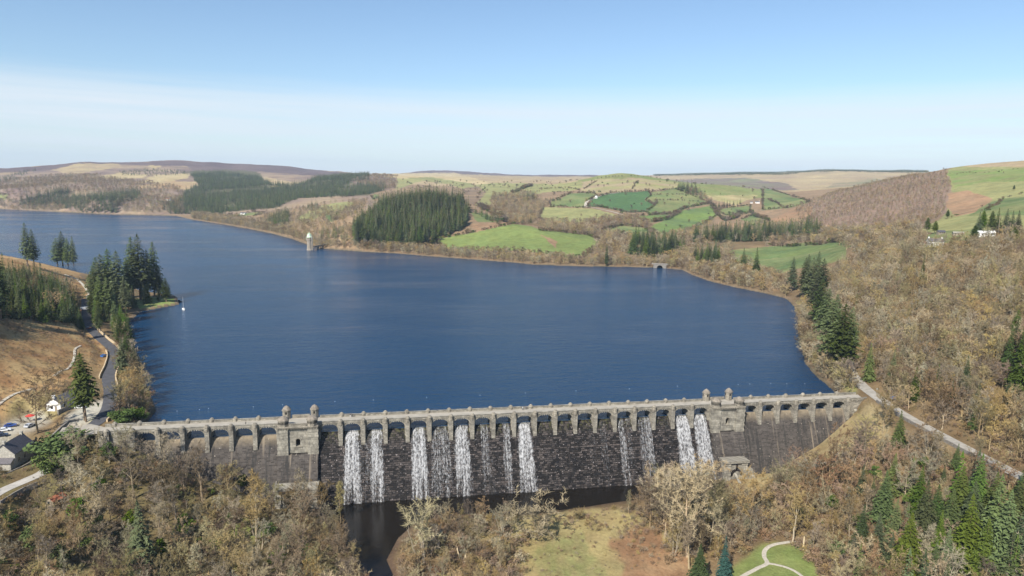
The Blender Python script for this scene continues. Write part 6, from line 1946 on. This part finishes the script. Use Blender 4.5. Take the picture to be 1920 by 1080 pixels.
for poly, sp, h in ((A2((80, 580), (100, 540), (190, 490), (240, 480), (250, 560), (200, 590)), 11, (16, 22)), (A2((380, 460), (390, 420), (470, 410), (480, 460)), 12, (14, 20)), (A2((450, 660), (480, 610), (600, 600), (720, 640), (690, 700), (500, 720)), 14, (9, 16)), (A2((1600, 470), (1700, 480), (1860, 545), (1800, 560)), 12, (12, 18)),
                    (A3((90, 385), (100, 360), (160, 358), (160, 385)), 11, (18, 24)), (A3((250, 390), (256, 380), (374, 370), (374, 386)), 9, (10, 13)), (A3((588, 370), (600, 360), (626, 360), (620, 375)), 10, (14, 18)), (A3((570, 438), (574, 428), (636, 430), (636, 440)), 7, (7, 9)), (A3((1240, 310), (1260, 290), (1350, 300), (1420, 345), (1370, 350)), 12, (20, 26)), (A3((1495, 440), (1500, 425), (1710, 410), (1712, 420)), 9, (13, 17)),
                    (A3((900, 780), (910, 720), (1000, 720), (1090, 730), (1300, 740), (1340, 780), (1200, 800), (1000, 830)), 10.5, (20, 30)), (A3((1340, 705), (1500, 700), (1920, 690), (2300, 680), (2320, 625), (1900, 640), (1600, 660), (1400, 670)), 9, (22, 30)), (A3((1350, 900), (1370, 850), (1480, 830), (1560, 830), (1540, 900)), 9, (22, 30)), (A3((-100, 810), (-90, 790), (50, 790), (80, 815)), 13, (12, 20)), (A3((1210, 835), (1215, 815), (1260, 815), (1270, 840)), 10, (12, 15)), (A3((60, 550), (80, 520), (150, 530), (160, 560), (250, 560), (380, 555)), 15, (10, 15))):
    add(CON, scatter(poly, sp, 600, 3200, jit=.3), ['spruce'], h, 'of the small groups across the lake', (1.0, 1.3))
add(CON, sc([(-150, 520), (0, 515), (70, 515), (130, 550), (160, 590), (158, 625), (140, 612), (90, 606), (0, 602), (-150, 600)], 4.8, 300, 800), ['young', 'young', 'spruce'], (9, 16), 'of the young plantation on the left')
add(CON, sc([(170, 610), (200, 560), (235, 560), (330, 562), (262, 575), (238, 600), (236, 640), (262, 690), (250, 730), (228, 690), (222, 650)], 8, 300, 760, keep=.6), ['fir', 'spruce'], (12, 20), 'along the left lake bank')
add(CON, sc([(1600, 900), (1700, 890), (1790, 900), (1930, 980), (2150, 1060), (2250, 1330), (1640, 1330), (1600, 1040)], 7.5, 100, 320, keep=.5), ['spruce', 'spruce', 'young'], (11, 19), 'on the right foreground slope')
add(CON, sc([(1660, 700), (1720, 740), (1800, 800), (1950, 860), (2150, 900), (2150, 640), (1890, 640), (1860, 740)], 12, 280, 520, keep=.75), ['spruce', 'fir'], (11, 19), 'on the bare right hillside')
add(CON, sc([(1560, 560), (1640, 480), (1900, 480), (1900, 680), (1700, 690)], 45, 380, 900, keep=.5), ['spruce'], (9, 13), 'on the bare right hillside')

# the 300 of each kind that show largest stand as things of their own, the rest fill the woods
NH_CON = sum(1 for q in HERO if q[3] in ('spruce', 'fir', 'young', 'blue', 'cypress', 'cedar')); NH_BARE = sum(1 for q in HERO if q[3] in ('oak', 'bigoak', 'ash', 'alder', 'russet', 'scrub'))
CON.sort(key=lambda t: -t[3] / t[4]); BARE.sort(key=lambda t: -t[3] / t[4])
def in_view(t):
    q = project(np.array([[t[1], t[2], gz(t[1], t[2]) + t[3] * .8]]))[0]
    return -15 < q[0] < 1935 and q[1] < 1090
SUBST = dict(far_bare='oak', far_rust='russet')
def individuals(lst, budget, noun, far_lst, far_kind):
    n = 0; cnt = {}
    rest = []
    for t in lst:
        if n < budget and in_view(t):
            k = SUBST.get(t[0], t[0])
            size = 'tall' if t[3] > 11.5 else 'small' if t[3] < 8 else 'middling'
            if noun == 'conifer': size = 'tall' if t[3] > 17 else 'small' if t[3] < 11 else 'middling'
            kindw = {'oak': 'round headed bare tree', 'ash': 'narrow upright bare tree', 'alder': 'many stemmed bare tree', 'russet': 'reddish twiggy bare tree', 'scrub': 'low bushy bare tree', 'spruce': 'pointed dark conifer', 'fir': 'ragged dark conifer', 'young': 'young dark conifer'}[k]
            lab = '%s %s %s' % (size, kindw, t[6])
            place_tree(k, t[1], t[2], t[3], lab, '%s %s' % (size + ' ' + kindw + 's', t[6]), t[5])
            n += 1
        else:
            rest.append(t)
    for t in rest: (MIDB if far_kind == 'far_bare' and t[4] < 900 else far_lst).append((t[1], t[2], t[3], 0, t[5]))
    return n
n1 = individuals(CON, 298 - NH_CON, 'conifer', FARC, 'far_spruce')
n2 = individuals(BARE, 298 - NH_BARE, 'tree', FARB, 'far_bare')
print('TREES', NH_CON, n1, NH_BARE, n2, 'far', len(FARB), len(FARR), len(FARC), len(HEDGE))
stuff('bare_woodland', 'leafless brown woods covering the slopes around the lake', 'woodland', ['far_bare'], FARB)
stuff('hillside_woodland', 'leafless grey brown wood covering the near right hillside', 'woodland', ['mid_bare'], MIDB)
stuff('brown_woodland', 'dense reddish brown leafless wood on the far right hillside', 'woodland', ['far_rust', 'far_bare'], FARR)
stuff('conifer_forest', 'dark conifer plantations across the lake', 'forest', ['far_spruce'], FARC)
stuff('hedgerows', 'hedges and scattered bushes between the far fields', 'hedge', ['far_dark', 'far_dark', 'bush'], HEDGE)
# undergrowth
UG = []
for poly, sp, h in (([(-300, 930), (200, 850), (420, 910), (600, 965), (690, 1100), (760, 1330), (-300, 1330)], 3.4, (.8, 2.2)), ([(735, 1100), (760, 1015), (830, 972), (985, 970), (985, 1080), (955, 1330), (760, 1330)], 2.2, (.8, 2.4)), ([(1200, 965), (1440, 925), (1475, 1000), (1370, 1050), (1250, 1060)], 2.6, (.8, 2.2)),
                    ([(1450, 915), (1590, 875), (1770, 840), (2200, 1050), (2300, 1330), (1600, 1330), (1545, 1090), (1455, 990)], 2.6, (.8, 2.4)), ([(1665, 752), (1960, 905), (2200, 980), (2200, 640), (1640, 690)], 3.4, (.8, 2.2)), ([(205, 795), (295, 795), (240, 640), (225, 640)], 3.0, (.8, 2.6)), ([(-200, 480), (150, 520), (165, 600), (188, 640), (190, 690), (130, 722), (60, 770), (-200, 800)], 2.7, (.3, .9)), ([(1000, 975), (1205, 945), (1240, 975), (1240, 1080), (1150, 1000), (1010, 985)], 2.4, (.4, 1.3))):
    UG.extend((x, y, random.uniform(*h), 0, random.uniform(.9, 1.6)) for x, y, r in scatter(poly, sp, 100, 800, clump=(9, -.15)))
for poly, sp in (([(990, 955), (1260, 955), (1290, 1100), (970, 1100)], 2.2), ([(1440, 890), (1660, 770), (1690, 850), (1560, 870)], 2.6)):
    UG.extend((x, y, random.uniform(.25, .7), 0, random.uniform(.9, 1.6)) for x, y, r in scatter(poly, sp, 100, 420, keep=.5, clump=(6, 0)))
stuff('undergrowth', 'brown brambles, dead bracken and saplings under the trees', 'undergrowth', ['tuft', 'bramble'], UG)
EV = []
for poly, sp in (([(-100, 1000), (200, 870), (420, 930), (600, 1000), (700, 1150), (100, 1250)], 8), ([(1450, 930), (1590, 880), (1900, 930), (2000, 1200), (1600, 1200)], 15), ([(1100, 975), (1170, 960), (1210, 965), (1200, 985)], 6)):
    EV.extend((x, y, random.uniform(1.2, 3.2), 0, 1.1) for x, y, r in scatter(poly, sp, 100, 400, keep=.6))
stuff('evergreen_scrub', 'scattered low green shrubs among the bare foreground trees', 'shrubs', ['bush'], EV)
for nm, L_ in (('house', hx), ('white', wx)): 0 and print('POS', nm, L_, gz(L_[0], L_[1]), project(np.array([L_]))[0])
0 and print('REG', {r: sum(1 for t in CON if t[6] == r) for r in set(t[6] for t in CON)})
0 and print('LANEZ', [(round(p[0]), round(p[1]), round(p[2], 1), round(gz(p[0], p[1]), 1)) for p in LANE[::6]])
# ================================================================ light, air, camera
SUN_EL, SUN_AZ = math.radians(41), math.atan2(-.62, -.78)      # azimuth clockwise from +Y
w = bpy.data.worlds.new('World')
S.world = w
w.use_nodes = True
nt = w.node_tree
bg = nt.nodes['Background']
sky = nd(nt, 'ShaderNodeTexSky', sky_type='NISHITA', sun_disc=False)
sky.sun_elevation = SUN_EL
sky.sun_rotation = SUN_AZ
sky.altitude = 300
sky.air_density = 1.0
sky.dust_density = .6
sky.ozone_density = 1.2
bg.inputs['Strength'].default_value = SKY_STRENGTH
# thin high cirrus lying in level bands above the horizon
tc = nd(nt, 'ShaderNodeTexCoord')
sep = nd(nt, 'ShaderNodeSeparateXYZ')
nt.links.new(tc.outputs['Generated'], sep.inputs[0])
z = sep.outputs['Z']
mp = nd(nt, 'ShaderNodeMapping'); mp.inputs['Scale'].default_value = (1.4, 1.4, 46)
nt.links.new(tc.outputs['Generated'], mp.inputs['Vector'])
st = noise(nt, mp.outputs['Vector'], 1.0, 6, .62)
edge = nd(nt, 'ShaderNodeMapRange', interpolation_type='SMOOTHSTEP')
edge.inputs['From Min'].default_value = .136; edge.inputs['From Max'].default_value = .104
nt.links.new(mth(nt, 'ADD', z, mth(nt, 'MULTIPLY', mth(nt, 'SUBTRACT', st, .5), .06)), edge.inputs['Value'])
fac = mth(nt, 'MULTIPLY', edge.outputs['Result'], mth(nt, 'ADD', mth(nt, 'MULTIPLY', st, 1.5), -.22), True)
c = mix(nt, mth(nt, 'MULTIPLY', fac, CIRRUS), mix(nt, 1.0, sky.outputs['Color'], (.91, 1.0, 1.07), 'MULTIPLY'), (6.1, 6.55, 7.0))
nt.links.new(c, bg.inputs['Color'])

L = bpy.data.lights.new('sun', 'SUN')
L.energy = 5.0
L.angle = math.radians(.53)
L.color = (1, .945, .85)
so = bpy.data.objects.new('sun', L)
COL.objects.link(so)
d = Vector((-math.sin(SUN_AZ) * math.cos(SUN_EL), -math.cos(SUN_AZ) * math.cos(SUN_EL), -math.sin(SUN_EL)))
so.rotation_euler = d.to_track_quat('-Z', 'Y').to_euler()
so.location = (-300, -400, 500)

cam = bpy.data.cameras.new('camera')
cam.sensor_width = 36
cam.lens = 36 * FPX / 1920
cam.clip_start = 1
cam.clip_end = 60000
co = bpy.data.objects.new('camera', cam)
COL.objects.link(co)
Mx = Matrix(((RT[0], UP[0], -FW[0], CAM[0]), (RT[1], UP[1], -FW[1], CAM[1]), (RT[2], UP[2], -FW[2], CAM[2]), (0, 0, 0, 1)))
co.matrix_world = Mx
S.camera = co

if HAZE > 0:
    bm = bmesh.new()
    # shaped to the air of the valley: the box holds camera and ground, the sky stays outside
    x0, x1, y0, y1, z0, z1 = -12000, 12000, -9000, 13000, -47, 460
    box(bm, x0, x1, y0, y1, z0, z1)
    m = bpy.data.materials.new('air')
    m.use_nodes = True
    n2 = m.node_tree
    n2.nodes.remove(n2.nodes['Principled BSDF'])
    pv = nd(n2, 'ShaderNodeVolumePrincipled')
    pv.inputs['Color'].default_value = (.62, .80, 1, 1)
    pv.inputs['Density'].default_value = HAZE
    pv.inputs['Anisotropy'].default_value = 0.0
    n2.links.new(pv.outputs['Volume'], n2.nodes['Material Output'].inputs['Volume'])
    h = obj('haze', bm, m)
    tag(h, 'thin blue spring haze over the far hills', kind='stuff')

S.view_settings.view_transform = 'Standard'
S.view_settings.look = 'None'
S.view_settings.gamma = 1
S.view_settings.exposure = EXPOSURE
S.view_settings.use_curve_mapping = False
S.render.engine = 'CYCLES'
S.cycles.use_denoising = DENOISE
try:
    S.cycles.denoiser = 'OPENIMAGEDENOISE'
    S.cycles.denoising_input_passes = 'RGB_ALBEDO_NORMAL'
except Exception:
    pass
S.cycles.max_bounces = 5
S.cycles.diffuse_bounces = 2
S.cycles.glossy_bounces = 2
S.cycles.transmission_bounces = 2
S.cycles.transparent_max_bounces = 8
S.cycles.volume_bounces = 0
S.cycles.sample_clamp_indirect = 6
S.cycles.use_adaptive_sampling = False
S.cycles.caustics_reflective = False
S.cycles.caustics_refractive = False
